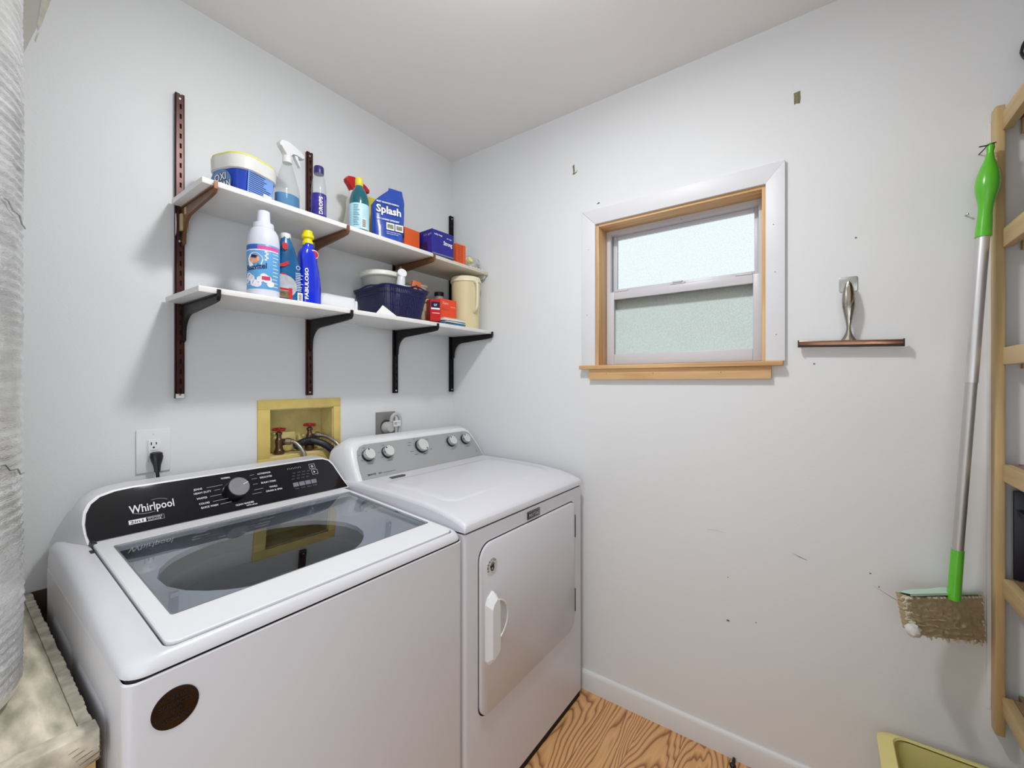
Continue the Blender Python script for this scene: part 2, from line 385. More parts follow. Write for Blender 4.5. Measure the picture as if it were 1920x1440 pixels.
for yy, zz, p in [(-1.50, 1.86, c2), (-1.508, 1.49, c2), (-1.505, 1.70, c2), (-.815, 1.62, c1), (-.82, 1.90, c1)]:
    g = G(); g.ball((-.0165 if p is c2 else -.0145, yy, zz), .0016, u=8, v=5); build('nail_head', g, darkm, p)
g = G(); g.box(-.034, .082, -1.528, -.785, 1.386, 1.402, bev=.002); sill = build('sill', g, pine('y'), window)
g = G(); g.box(-.020, 0, -1.494, -.826, 1.342, 1.386, bev=.002); apr = build('apron', g, pine('y'), window)
for yy in (-.905, -1.10, -1.34):
    g = G(); g.ball((-.0205, yy, 1.366), .0017, u=8, v=5); build('nail_head', g, darkm, apr)

# ------------------------------------------------------------------ ceiling lamp (out of frame, above the middle of the room)
t = thing('ceiling_light', 'flat round white ceiling light above the washer', 'light', (-.98, -1.09, H), world=True)
g = G(); g.lathe([(.001, 0), (.095, 0), (.095, -.02), (.088, -.030), (.080, -.030), (.080, -.024), (.001, -.024)], (-.98, -1.09, H), 40); build('housing', g, white_pl, t)
g = G(); g.lathe([(.001, 0), (.079, 0), (.079, -.004), (.001, -.004)], (-.98, -1.09, H - .025), 40); build('diffuser', g, mat('lamp_diffuser', (255, 250, 240), .5, emit=6), t)

# ------------------------------------------------------------------ washer
wt = thing('washing_machine', 'white top-load washing machine with glass lid and black control panel', 'washing machine', (-1.15, -.46, 0), world=True)
X0, X1, YF, YB = -1.514, -.787, -.805, -.10
g = G(); rg = lambda z, i=0: [(a, b, z) for a, b in rrect(X0 + i, X1 - i, YF + i, YB - i, .018, 5)]
g.loft([rg(.03), rg(.879), rg(.8815, .002)], cap1=False); cab = build('cabinet', g, white_en, wt)
g = G(); g.box(X0 + .02, X1 - .02, YF + .04, YB - .03, 0.0, .03); build('base', g, dark_gap, wt)
g = G(); g.loft([[(a, b, .8812) for a, b in rrect(X0 + .004, X1 - .004, YF + .004, YB - .004, .016, 5)], [(a, b, .886) for a, b in rrect(X0 + .004, X1 - .004, YF + .004, YB - .004, .016, 5)]], cap0=False, cap1=False); build('seam', g, dark_gap, wt)
# embossed side panel
g = G()
for a, b, zz0, zz1 in ((-.70, -.47, .30, .80), (-.42, -.20, .30, .80)):
    rr = rrect(a, b, zz0, zz1, .03, 5)
    g.loft([[(X0, p, q) for p, q in rr], [(X0 - .0012, p + (.004 if p < (a + b) / 2 else -.004), q + (.004 if q < .5 else -.004)) for p, q in rr]], cap0=False)
build('side_panel', g, white_en, cab)
def sl(y): return .040 * min(1, max(0, (y + .785) / .53))
def ring(x0, x1, y0, y1, r, zf, sub=6): return [(a, b, zf(b)) for a, b in rrect(x0, x1, y0, y1, r, 6, sub)]
rings = [ring(X0, X1, YF, YB, .03, lambda y: .886), ring(X0, X1, YF, YB, .03, lambda y: .890 + .4 * sl(y)),
         ring(X0 + .003, X1 - .002, YF + .0025, YB - .004, .03, lambda y: .8975 + .8 * sl(y)), ring(X0 + .010, X1 - .006, YF + .006, YB - .008, .03, lambda y: .903 + .95 * sl(y)),
         ring(X0 + .022, X1 - .011, YF + .010, -.14, .03, lambda y: .9075 + sl(y)), ring(X0 + .038, X1 - .016, YF + .014, -.20, .022, lambda y: .909 + sl(y)),
         ring(X0 + .053, X1 - .021, YF + .0165, -.232, .018, lambda y: .9075 + sl(y)), ring(X0 + .055, X1 - .023, YF + .018, -.234, .016, lambda y: .896 + sl(y)),
         ring(X0 + .080, X1 - .045, YF + .045, -.240, .03, lambda y: .888 + .6 * sl(y))]
TC = (-1.150, -.462); last = []
for a, b, c in rings[-1]:
    an = atan2((b - TC[1]) / .21, (a - TC[0]) / .235); last.append((TC[0] + .235 * cos(an), TC[1] + .210 * sin(an), .893))
rings.append(last); rings.append([(a, b, .880) for a, b, c in last])
g = G(); g.loft(rings, cap0=False, cap1=False)
cover = build('top_cover', g, white_en, wt, ang=55)
g = G(); E2 = lambda k, z: [(TC[0] + .235 * k * cos(2 * pi * j / 64), TC[1] + .21 * k * sin(2 * pi * j / 64), z) for j in range(64)]
g.loft([E2(1.0, .882), E2(1.03, .876), E2(1.04, .84), E2(.95, .838), E2(.95, .80), E2(1.0, .795)], cap0=False, cap1=False)
build('tub_ring', g, mat('dark_tub_ring', (66, 65, 62), .4), wt)
g = G(); g.loft([E2(.99, .796), E2(1.0, .74), E2(.985, .735), E2(1.0, .73), E2(1.0, .50), E2(.9, .45), E2(.2, .44)], cap0=False)
build('drum', g, mat('steel_drum', (54, 48, 44), .35, metal=.4, var=.1), wt)
g = G(); g.lathe([(.05, .44), (.045, .50), (.03, .60), (.028, .70), (.036, .74), (.001, .75)], (TC[0], TC[1], 0), 24)
build('agitator', g, mat('grey_tub_plastic', (150, 150, 148), .4), wt)
# lid: white frame and glass pane, sloping gently to the front
LZ = lambda y: .9135 + sl(y)
LX0, LX1, LY0, LY1 = -1.4575, -.8115, -.786, -.246
GX0, GX1, GY0, GY1 = -1.430, -.822, -.702, -.300
def hring(x0, x1, y0, y1, r, dz): return [(a, b, LZ(b) + dz) for a, b in rrect(x0, x1, y0, y1, r, 5, 6)]
g = G(); g.loft([hring(GX0 + .0, GX1, GY0, GY1, .006, -.016), hring(LX0 + .003, LX1 - .003, LY0 + .002, LY1, .016, -.014), hring(LX0, LX1, LY0, LY1, .018, -.009), hring(LX0, LX1, LY0, LY1, .018, -.002), hring(LX0 + .002, LX1 - .002, LY0 + .002, LY1 - .002, .016, 0),
                 hring(GX0, GX1, GY0, GY1, .006, 0), hring(GX0, GX1, GY0, GY1, .006, -.016)], cap0=False, cap1=False)
lid = build('lid', g, white_pl, wt)
g = G(); g.loft([hring(GX0, GX1, GY0, GY1, .006, -.007), hring(GX0, GX1, GY0, GY1, .006, -.003)])
build('glass_pane', g, lid_glass_mat(), lid, ang=20)
g = G(); g.loft([hring(GX0 - .0005, GX1 + .0005, GY0 - .0005, GY1 + .0005, .006, .0003), hring(GX0 + .0025, GX1 - .0025, GY0 + .0025, GY1 - .0025, .006, .0003)], cap0=False, cap1=False)
build('gasket', g, mat('grey_gasket', (120, 124, 126), .5), lid)
g = G(); g.box(LX0 - .004, LX0 + .008, -.262, -.236, .938, .956, bev=.003); g.box(LX0 - .010, LX0 - .003, -.30, -.245, .930, .9455, bev=.001)
build('hinge', g, mat('hinge_dark', (50, 52, 54), .4), lid)

def console(th, X, outline, back, base, top, pm, shell_m, off, yback, prefix=''):
    """outline: (x, v) in the face plane. base/top: (y, z). returns the face map"""
    L_ = sqrt((top[0] - base[0]) ** 2 + (top[1] - base[1]) ** 2); vy, vz = (top[0] - base[0]) / L_, (top[1] - base[1]) / L_
    P = lambda x, v, n: (x, base[0] + vy * v - vz * n, base[1] + vz * v + vy * n)
    return P
# control console
wb, wtop = (-.240, .9525), (-.176, 1.057)
P = console(None, None, None, None, wb, wtop, None, None, 0, 0)
ol = [(-1.459, 0), (-1.463, .02), (-1.464, .045), (-1.460, .072), (-1.450, .093), (-1.433, .108), (-1.405, .1165), (-1.37, .1195),
      (-.872, .1195), (-.850, .117), (-.832, .108), (-.821, .090), (-.812, .062), (-.802, .030), (-.790, 0)]
def off2(p, dx, dv):
    cx = (p[0][0] + p[-1][0]) / 2; return [(x + (dx if x > cx else -dx) , v + (dv if v > .002 else -.004)) for x, v in p]
o1 = off2(ol, .006, .006)
bk = []
for x, v in o1:
    z = .90 + (v / .1255) * .155 if v > 0 else .885; fr0 = max(0, min(1, v / .1255)); xx = x + (-.050 * (1 - fr0) + .012 * fr0 if x < -1.1 else .0)
    bk.append((max(xx, -1.508), -.085, z))
md = [(max(-1.506, x - .022 * (1 - max(0, v) / .13)) if x < -1.1 else x, P(x, v, 0)[1] + .05, P(x, v, 0)[2] + (.004 if v > .06 else -.02)) for x, v in o1]
g = G(); g.loft([[P(x, v, .001) for x, v in ol], [P(x, v, .001) for x, v in off2(ol, .005, .005)], [P(x, v, -.004) for x, v in off2(ol, .007, .007)], md, bk])
sh = build('console_shell', g, white_pl, wt, ang=50)
gloss_blk = mat('gloss_black_panel', (14, 14, 20), .05, var=.2, coat=.1, spec=.4)
g = G(); g.loft([[P(x, v, .001) for x, v in ol], [P(x, v, .0035) for x, v in ol]]); pan = build('control_panel', g, gloss_blk, wt, ang=60)
kx, kv = -1.140, .063
def knob(P, kx, kv, r, h, n0, m1, m2, parent, name='knob', ind=True):
    o = Vector(P(kx, kv, n0)); nn = (Vector(P(kx, kv, 1)) - Vector(P(kx, kv, 0))).normalized(); M = Matrix.Translation(o) @ nn.to_track_quat('Z', 'Y').to_matrix().to_4x4()
    g = G(); g.lathe([(.001, 0), (r * 1.05, 0), (r, h * .3), (r, h * .9), (r * .96, h), (r * .01, h)], seg=36, M=M); k = build(name, g, m1, parent)
    g = G(); g.lathe([(.0005, h + .0002), (r * .93, h + .0002), (r * .90, h + .0014), (.0005, h + .0010)], seg=36, M=M); build('knob_cap', g, m2, k)
    return k, M
brushed = mat('brushed_aluminium', (122, 122, 128), .30, metal=1, var=.08, vs=3)
k, M = knob(P, kx, kv, .030, .026, .0035, black_pl, brushed, pan)
g = G(); g.box(.012, .027, -.001, .001, .0274, .0281, M=M @ Matrix.Rotation(radians(20), 4, 'Z')); build('knob_mark', g, white_pl, k)
letter = mat('print_white', (226, 226, 228), .5, var=.01); letter_d = mat('print_grey', (150, 150, 158), .5, var=.01)
g = G(); f = lambda x0, v0: (lambda a, b, d: P(x0 + a, v0 + b, .0037 + d))
g.text('Whirlpool', .030, f(-1.337, .050), w=.092, bold=.012)
build('brand_lettering', g, letter, pan, smooth=False)
g = G(); pts = [P(-1.349 + .030 * cos(t), .056 + .012 * sin(t), .0042) for t in [radians(205 + k * 12) for k in range(9)]]
g.tube(pts, .0007, 4); pts = [P(-1.327 + .026 * cos(t), .066 + .012 * sin(t), .0042) for t in [radians(30 + k * 12) for k in range(8)]]; g.tube(pts, .0006, 4)
build('logo_swirl', g, letter_d, pan)
g = G(); g.quadf(f(0, 0), -1.388, -1.354, .0225, .0335, d=.0002); build('badge', g, letter, pan, smooth=False)
g = G(); g.text('2in1', .010, f(-1.371, .0245), w=.026, depth=.0006, bold=.02); build('badge_lettering', g, black_pl, pan, smooth=False)
g = G(); g.text('REMOVABLE', .006, f(-1.336, .0285), w=.030); g.text('AGITATOR', .006, f(-1.337, .0225), w=.028)
for a, b, c, d_ in ((-1.354, -1.317, .0222, .0226), (-1.354, -1.317, .0335, .0339), (-1.3174, -1.317, .0222, .0339)): g.quadf(f(0, 0), a, b, c, d_)
L_ = [('JEANS', -1.233, .082, -1.212, -1.172, .087), ('HEAVY DUTY', -1.224, .070, -1.195, -1.180, .073), ('WHITES', -1.228, .054, -1.208, -1.180, .057),
      ('COLORS', -1.225, .038, -1.204, -1.165, .041), ('QUICK WASH', -1.214, .026, -1.187, -1.158, .031)]
for s_, x, v, a, b, v2 in L_:
    g.text(s_, .0075, f(x, v), w=.0042 * len(s_), bold=.015); g.tube([P(a, v + .0025, .0039), P(b, v + .0035, .0039)], .0004, 4)
L_ = [('ACTIVEWEAR', -1.053, .098, -1.095, -1.082), ('DELICATES', -1.050, .085, -1.092, -1.076), ('BULKY ITEMS', -1.046, .067, -1.092, -1.078), ('TOWELS', -1.036, .049, -1.092, -1.066), ('DRAIN & SPIN', -1.036, .037, -1.10, -1.074)]
for s_, x, v, a, b in L_:
    g.text(s_, .0075, f(x, v), w=.0040 * len(s_), bold=.015)
    if b > a: g.tube([P(a, v + .0025, .0039), P(b, v + .003, .0039)], .0004, 4)
g.text('NORMAL', .0075, f(-1.160, .1025), w=.024, bold=.015); g.text('CLEAN WASHER', .0075, f(-1.126, .013), w=.050, bold=.015); g.text('WITH affresh', .006, f(-1.108, .006), w=.03, bold=.015)
build('cycle_lettering', g, letter, pan, smooth=False)
g = G()
def boxo(g, x0, x1, v0, v1, th=.0008):
    for a, b, c, d_ in ((x0, x1, v0, v0 + th), (x0, x1, v1 - th, v1), (x0, x0 + th, v0, v1), (x1 - th, x1, v0, v1)): g.quadf(f(0, 0), a, b, c, d_)
boxo(g, -.906, -.886, .088, .106); boxo(g, -.902, -.882, .067, .085)
g.text('O', .011, f(-.896, .093), bold=.03); g.prism([(0, 0), (0, .008), (.006, .004)], 'z', 0, .0002, M=Matrix.Translation(P(-.896, .072, .0040)) @ Matrix.Rotation(radians(58), 4, 'X'))
build('button_icons', g, letter, pan, smooth=False)
g = G()
for i in range(4):
    for j in range(3): g.text(['Hot', 'Soil', 'Fill', 'Spin'][i], .005, f(-.962 + i * .0165 - .004 * j, .082 - j * .010), w=.009)
    g.quadf(f(0, 0), -.975 + i * .0205, -.957 + i * .0205, .036, .050); g.text(['Temp', 'Soil', 'Rinse', 'Fill'][i], .006, f(-.966 + i * .0205, .027), w=.013)
g.text('nnnn', .012, f(-.957, .098), w=.045)
build('option_lettering', g, mat('print_dim', (120, 120, 132), .5, var=.02), pan, smooth=False)
# round appliance sticker on the cabinet front
st = G(); st.lathe([(.0003, .0003), (.031, .0003), (.031, .0008), (.0003, .0008)], seg=40, M=Matrix.Translation((-1.4525, YF, .8185)) @ Matrix.Rotation(radians(90), 4, 'X'))
sk = build('round_sticker', st, mat('bronze_foil', (74, 58, 42), .25, metal=.8, var=.35, vs=25), cab, label='round bronze foil sticker with dark lettering')
st = G(); fm = lambda x0, z0: planemap((x0, YF - .001, z0), (1, 0, 0), (0, 0, 1), (0, -1, 0))
st.lathe([(.0295, .0009), (.031, .0009), (.031, .0012), (.0295, .0012)], seg=40, M=Matrix.Translation((-1.4525, YF, .8185)) @ Matrix.Rotation(radians(90), 4, 'X'), cap=False)
for s_, z, w_ in (('ROBERTOS', .833, .036), ('SERVICES', .822, .044), ('AND', .811, .018), ('850-000', .799, .038)): st.text(s_, .010, fm(-1.4525, z), w=w_, bold=.03)
build('sticker_lettering', st, mat('dark_print', (26, 20, 18), .5), sk, smooth=False)

# ------------------------------------------------------------------ dryer
dt = thing('clothes_dryer', 'white front-load clothes dryer with silver control panel and knobs', 'dryer', (-.41, -.45, 0), world=True)
DX0, DX1 = -.780, -.047
g = G(); rr = lambda i, z: [(a, b, z) for a, b in rrect(DX0 + i, DX1 - i, YF + i, YB - i, .012, 4)]
g.loft([rr(0, .028), rr(0, .889), rr(.002, .891)]); dc = build('cabinet', g, white_en, dt)
g = G(); g.box(DX0 + .01, DX1 - .01, YF + .004, YB - .03, 0, .028); build('base', g, dark_gap, dt)  # near-black box stands in for the shade under the dryer
g = G(); g.loft([rr(.004, .890), rr(.004, .8965)]); build('seam', g, dark_gap, dt)
def zf(y):
    T = [(-.806, .915), (-.800, .922), (-.785, .929), (-.754, .938), (-.702, .949), (-.62, .9585), (-.50, .9645), (-.30, .968), (-.09, .968)]
    for a, b in zip(T, T[1:]):
        if y <= b[0]: return a[1] + (b[1] - a[1]) * (y - a[0]) / (b[0] - a[0])
    return .968
ys = [-.806, -.804, -.800, -.793, -.785, -.77, -.754, -.73, -.702, -.66, -.62, -.56, -.50, -.40, -.30, -.2, -.10]
xs = [(DX0, .014), (DX0 + .0015, .007), (DX0 + .005, .003), (DX0 + .010, .001), (DX0 + .016, 0)]
xs = xs + [(DX0 + .016 + (DX1 - DX0 - .032) * k / 8, 0) for k in range(1, 8)] + [(DX1 - (x - DX0), d) for x, d in reversed(xs)]
g = G(); gr = [[(x, y, zf(y) - d) for x, d in xs] for y in ys]
g.loft([[(x, -.806, .8965) for x, d in xs]] + gr + [[(x, -.10, .8965) for x, d in xs]], close=False, cap0=False, cap1=False)
for e, x in ((0, DX0), (-1, DX1)):
    vs = [r_[e] for r_ in gr]; n = len(vs); g.add(vs + [(x, v[1], .8965) for v in vs], [(k, k + 1, n + k + 1, n + k) for k in range(n - 1)])
top = build('top_deck', g, white_en, dt, ang=50)
# raised field on the deck
g = G(); rp = rrect(-.722, -.10, -.690, -.345, .045, 6, 10)
cx, cy = -.41, -.52
def inset(p, d): return [(a + (d if a < cx else -d), b + (d if b < cy else -d)) for a, b in p]
g.loft([[(a, b, zf(b) - .001) for a, b in rp], [(a, b, zf(b) + .0016) for a, b in inset(rp, .003)]] , cap0=False, cap1=False)
k = 10
prev = inset(rp, .003)
for q in range(1, k):
    s_ = 1 - q / k; nx_ = [(cx + (a - cx) * s_, cy + (b - cy) * s_) for a, b in inset(rp, .003)]
    g.loft([[(a, b, zf(b) + .0016) for a, b in prev], [(a, b, zf(b) + .0016) for a, b in nx_]], cap0=False, cap1=(q == k - 1)); prev = nx_
bmesh.ops.remove_doubles(g.bm, verts=g.bm.verts, dist=.00005)
build('raised_field', g, white_en, top, ang=50)
g = G(); g.prism([(-.652, -.300), (-.588, -.300), (-.582, -.312), (-.598, -.328), (-.660, -.328)], 'z', .968, .9692); build('deck_badge', g, mat('dark_badge', (52, 54, 58), .35), top)
# console
db, dtop = (-.262, .967), (-.178, 1.110)
Q = console(None, None, None, None, db, dtop, None, None, 0, 0)
ol = [(-.742, 0), (-.741, .04), (-.736, .085), (-.728, .115), (-.712, .132), (-.690, .139), (-.13, .139), (-.108, .136), (-.090, .125), (-.076, .09), (-.064, .045), (-.055, 0)]
def off3(p, l, r, tv): return [((x - l) if x < -.4 else (x + r), v + (tv if v > .002 else -.006)) for x, v in p]
o1 = off3(ol, .024, .004, .024)
bk = [(x - (.012 if x < -.4 else 0), -.09, .93 + max(0, v) / .163 * .155) for x, v in o1]
md = [(x - (.004 if x < -.4 else 0), Q(x, v, 0)[1] + .035, Q(x, v, 0)[2] + (.006 if v > .06 else -.02)) for x, v in o1]
g = G(); g.loft([[Q(x, v, .001) for x, v in ol], [Q(x, v, .004) for x, v in off3(ol, .006, .002, .006)], [Q(x, v, .002) for x, v in off3(ol, .018, .003, .018)], [Q(x, v, -.006) for x, v in o1], md, bk])
build('console_shell', g, white_pl, dt, ang=50)
g = G(); g.loft([[Q(x, v, .001) for x, v in ol], [Q(x, v, .0035) for x, v in ol]]); dp = build('control_panel', g, mat('silver_panel', (168, 169, 170), .42, metal=.25, var=.03, vs=4), dt, ang=60)
for kx, kv, r in ((-.690, .092, .0225), (-.600, .092, .0225), (-.420, .095, .028), (-.236, .094, .0225), (-.140, .094, .0225)):
    kk, M = knob(Q, kx, kv, r, .022, .0035, black_pl if 0 else chrome, mat('knob_cap_grey', (206, 207, 206), .35, var=.03), dp)
    an = {-.690: 95, -.600: 130, -.420: -60, -.236: 120, -.140: 120}[kx]
    g = G(); g.lathe([(.0003, .0228), (.0032, .0228), (.0032, .024), (.0003, .024)], seg=10, M=M @ Matrix.Translation((r * .78 * cos(radians(an)), r * .78 * sin(radians(an)), 0))); build('knob_mark', g, black_pl, kk)
    g = G(); g.lathe([(r * .96, .0), (r * 1.10, 0), (r * 1.08, .008), (r * .98, .009)], seg=30, M=M, cap=False); build('knob_skirt', g, black_pl, kk)
f = lambda x0, v0: (lambda a, b, d: Q(x0 + a, v0 + b, .0037 + d))
g = G(); g.text('BRAVOS', .010, f(-.716, .012), w=.036, align='LEFT', bold=.03); g.text('MCT', .008, f(-.667, .012), w=.014, align='LEFT', bold=.02)
g.text('MOISTURE CONTROL', .005, f(-.648, .012), w=.06, align='LEFT')
for kx, rr_ in ((-.690, .035), (-.600, .035), (-.236, .032), (-.140, .032)):
    for s_, a in (('OFF', 100), ('LOW', 20), ('DRY', 175), ('ON', 215)): g.text(s_, .006, f(kx + rr_ * cos(radians(a)), .092 + rr_ * sin(radians(a)) * .9), w=.010)
    g.text('TEMPERATURE' if kx < -.5 else 'SIGNAL', .006, f(kx, .056), w=.026)
for i in range(22):
    a = radians(-35 + i * 12.5); r0 = .037; g.quadf(f(-.420 + r0 * cos(a), .095 + r0 * sin(a)), -.001, .001, -.001, .001)
for s_, a, q in (('NORMAL', 150, .06), ('HEAVY', 165, .06), ('DELICATE', 200, .058), ('TIMED DRY', 35, .060), ('DAMP', -25, .056), ('START', -80, .046), ('OFF', 118, .052), ('WRINKLE', -135, .055)):
    g.text(s_, .006, f(-.420 + q * cos(radians(a)), .093 + q * sin(radians(a)) * .82), w=.018 if len(s_) > 4 else .011)
g.text('A', .010, f(-.088, .030), w=.005); g.text('MAYTAG', .005, f(-.088, .022), w=.018)
build('panel_lettering', g, mat('print_black', (50, 50, 52), .5), dp, smooth=False)
# door
dd = [(-.719, .362), (-.719, .790)]
def arc(cx, cy, r, a0, a1, n=8): return [(cx + r * cos(radians(a0 + (a1 - a0) * i / n)), cy + r * sin(radians(a0 + (a1 - a0) * i / n))) for i in range(n + 1)]
door = arc(-.679, .364, .040, 180, 270) + arc(-.172, .374, .050, 270, 360) + arc(-.152, .812, .030, 0, 90) + arc(-.667, .790, .052, 90, 180)
def grow(p, d): cx, cy = -.42, .583; return [(a + (d if a > cx else -d), b + (d if b > cy else -d)) for a, b in p]
g = G(); g.loft([[(a, YF - .0004, b) for a, b in grow(door, .0035)], [(a, YF + .0, b) for a, b in grow(door, .0035)]]); build('door_gap', g, dark_gap, dc)
g = G(); g.loft([[(a, YF, b) for a, b in door], [(a, YF - .006, b) for a, b in door], [(a, YF - .0085, b) for a, b in grow(door, -.003)]]); dr = build('door', g, white_en, dt, ang=50)
g = G(); g.prism(arc(-.652, .590, .062, -75, 75, 14), 'y', YF - .0095, YF - .0080); sc = build('handle_recess', g, mat('recess_white', (206, 206, 206), .4), dr)
g = G(); ringp = arc(-.652, .590, .0635, -75, 75, 16)
g.tube([(a, YF - .010, b) for a, b in ringp], .003, 8); build('handle_rim', g, white_pl, dr)
# grip: a long raised bar with sloped ends
g = G(); hb = [(-.700, .492), (-.700, .660), (-.690, .678), (-.668, .692), (-.654, .680), (-.650, .655), (-.650, .505), (-.662, .494), (-.690, .478)]
hi = [(-.693, .505), (-.693, .650), (-.686, .664), (-.670, .674), (-.660, .666), (-.656, .648), (-.656, .516), (-.664, .508), (-.686, .498)]
g.loft([[(a, YF - .008, b) for a, b in hb], [(a, YF - .016, b) for a, b in hb], [(a, YF - .034, b) for a, b in hi]]); build('handle', g, white_pl, dr, ang=25)
for z0, z1 in ((.694, .786), (.390, .484)):
    g = G(); g.box(-.1225, -.1175, YF - .0095, YF - .002, z0, z1, bev=.001); build('hinge', g, mat('hinge_dark', (50, 52, 54), .4), dr)
g = G(); g.box(-.462, -.384, YF - .004, YF, .8525, .8795, bev=.001); bd = build('brand_badge', g, mat('dark_badge2', (44, 46, 50), .3), dc)
g = G(); g.text('MAYTAG', .018, planemap((-.423, YF - .0043, .8595), (1, 0, 0), (0, 0, 1), (0, -1, 0)), w=.066, bold=.02)
for a, b, c, e in ((-.460, -.386, .8545, .8555), (-.460, -.386, .8765, .8775)): g.add([(a, YF - .0043, c), (b, YF - .0043, c), (b, YF - .0043, e), (a, YF - .0043, e)], [(0, 1, 2, 3)])
build('brand_lettering', g, mat('silver_print', (190, 190, 192), .4), bd, smooth=False)
# round sticker on the door
SX, SZ = -.666, .766
M = Matrix.Translation((SX, YF - .0085, SZ)) @ Matrix.Rotation(radians(90), 4, 'X')
g = G(); g.lathe([(.0003, .0002), (.026, .0002), (.026, .0006), (.0003, .0006)], seg=32, M=M); sk = build('round_sticker', g, mat('sticker_pale', (214, 214, 212), .4), dr)
g = G(); Y = YF - .0093
for i, ch in enumerate('AMERICA'):
    a = radians(205 - i * 26); o = (SX + .0185 * cos(a), Y, SZ + .0185 * sin(a)); t_ = a - pi / 2
    g.text(ch, .0085, planemap(o, (cos(t_), 0, sin(t_)), (-sin(t_), 0, cos(t_)), (0, -1, 0)), bold=.03)
g.tube([(SX + .006 * cos(t_), Y, SZ - .006 + .006 * sin(t_)) for t_ in [k * pi / 5 for k in range(11)]], .0018, 5)
for a, b in (((-.004, 0), (.000, .0145)), ((.000, -.001), (.007, .0125)), ((.005, -.003), (.011, .008)), ((-.006, -.003), (-.009, .006)), ((.004, -.008), (.011, -.004))):
    g.tube([(SX + a[0], Y, SZ + a[1]), (SX + (a[0] + b[0]) / 2 - .0012, Y, SZ + (a[1] + b[1]) / 2), (SX + b[0], Y, SZ + b[1])], [.0018, .0018, .0009], 5)
build('sticker_print', g, mat('dark_print', (26, 20, 18), .5), sk)

# ------------------------------------------------------------------ platform and foil duct at the left
pt = thing('wooden_platform', 'paint-spattered wooden platform under the foil duct, left of the washer', 'platform', (-1.95, -.37, 0), world=True)
scr = mat('scuffed_white_paint', (196, 188, 170), .75, var=.35, vs=30, bump=.3, bs=70)
g = G(); g.box(-2.35, -1.545, -.70, -.004, .776, .7935, bev=.001); build('top_panel', g, mat('worn_plywood_top', (196, 188, 168), .75, var=.42, vs=14, bump=.4, bs=50, stretch=(3, .8, 1)), pt)
g = G(); n = 90
for i in range(n):   # ragged edge strip along the washer side
    a = -.700 + i * .696 / n; b = a + .696 / n; j = R.uniform(-.0011, .0011); h = R.uniform(-.0006, .0006)
    g.box(-1.5445 + j * .3, -1.529 + j, a, b + .0005, .752, .7965 + h)
build('edge_strip', g, scr, pt, smooth=False)
g = G(); g.box(-2.35, -1.5265, -.734, -.7005, .752, .8005, bev=.003); build('front_board', g, scr, pt)
g = G(); g.box(-2.35, -1.5285, -.715, -.70, .0, .752); g.box(-1.5435, -1.5285, -.70, -.02, 0, .752); build('side_boards', g, ply('z'), pt)
g = G()
for i in range(5): z = .757 + i * .008; g.tube([(-1.5262, -.7345 + .001 * i, z), (-1.545 - .004 * i, -.735, z - .006)], [.0012, .0003], 5)
build('splinters', g, wood('splinter_wood', (150, 112, 70), (96, 70, 46), 'y'), pt)

def duct():
    cx, cy, r0 = -1.795, -.475, .2115; rings = []; n = 160; z = .7985; zs = []
    while z < H: zs.append(z); z += .0042
    zs.append(H)
    for zi, z in enumerate(zs):
        ring_ = []
        for j in range(n):
            a = 2 * pi * j / n
            wv = .0015 * sin(z * 2 * pi / .0155 + 2.2 * noise.noise(Vector((a * 1.5, z * 3, 0))) + a * 1.0)
            wv *= .5 + .9 * max(0, .5 + noise.noise(Vector((a * 3, z * 6, 5))))
            wv += (.0016) * noise.noise(Vector((cos(a) * 7, sin(a) * 7, z * 9))) + .0014 * noise.noise(Vector((cos(a) * 22, sin(a) * 22, z * 34)))
            r = r0 + wv
            if zi < 6: r -= (6 - zi) ** 2 * .0006
            ring_.append((cx + r * cos(a), cy + r * sin(a), z))
        rings.append(ring_)
    g = G(); g.loft(rings); return g
m = mat('foil_wrap', (240, 239, 237), .28, metal=.72, var=.16, vs=14, bump=1.0, bs=140, stretch=(1, 1, 3))
dtg = thing('foil_duct', 'round duct wrapped in wrinkled silver foil, standing on the wooden platform', 'duct', (-1.795, -.475, .7985), world=True)
dd = build('foil_wrap', duct(), m, dtg, ang=180)
g = G(); cx, cy = -1.795, -.475
for a0, z0, ln in ((-32, 1.62, .16), (-28, 2.20, .10), (-34, 1.20, .12)):
    pts = [(cx + .2155 * cos(radians(a0 + k * 3)), cy + .2155 * sin(radians(a0 + k * 3)), z0 + .004 * sin(k * 2.1) - k * .004) for k in range(8)]
    g = G(); g.tube(pts, .0012, 5); build('tape_edge', g, mat('foil_tape', (190, 190, 190), .3, metal=.9), dtg)
if 0: build('tape_edge', g, mat('foil_tape', (190, 190, 190), .3, metal=.9), dtg)

# ------------------------------------------------------------------ washer outlet box with valves and hoses
yel = mat('yellow_box_plastic', (218, 194, 114), .5, var=.08, vs=18)
ob = thing('washer_outlet_box', 'recessed yellow washer outlet box behind the washer', 'outlet box', (-.83, 0, 1.0), world=True)
g = G(); F = [(-.993, -.671, 1.231, 1.266), (-.993, -.671, .99, 1.054), (-.993, -.951, 1.054, 1.231), (-.702, -.671, 1.054, 1.231)]
for a, b, c, e in F: g.box(a, b, -.007, 0, c, e, bev=.0012)
build('flange', g, yel, ob)
g = G(); th = .003; yb = .088
g.box(-.951, -.951 + th, 0, yb, 1.055, 1.23).box(-.702 - th, -.702, 0, yb, 1.055, 1.23).box(-.951, -.702, 0, yb, 1.055, 1.055 + th).box(-.951, -.702, 0, yb, 1.23 - th, 1.23).box(-.951, -.702, yb, yb + th, 1.055, 1.23)
g.box(-.905, -.82, .070, .088, 1.06, 1.135, bev=.004); g.box(-.81, -.725, .066, .088, 1.06, 1.12, bev=.004)
build('recess', g, mat('yellow_recess', (216, 200, 134), .6, var=.12, vs=18), ob)
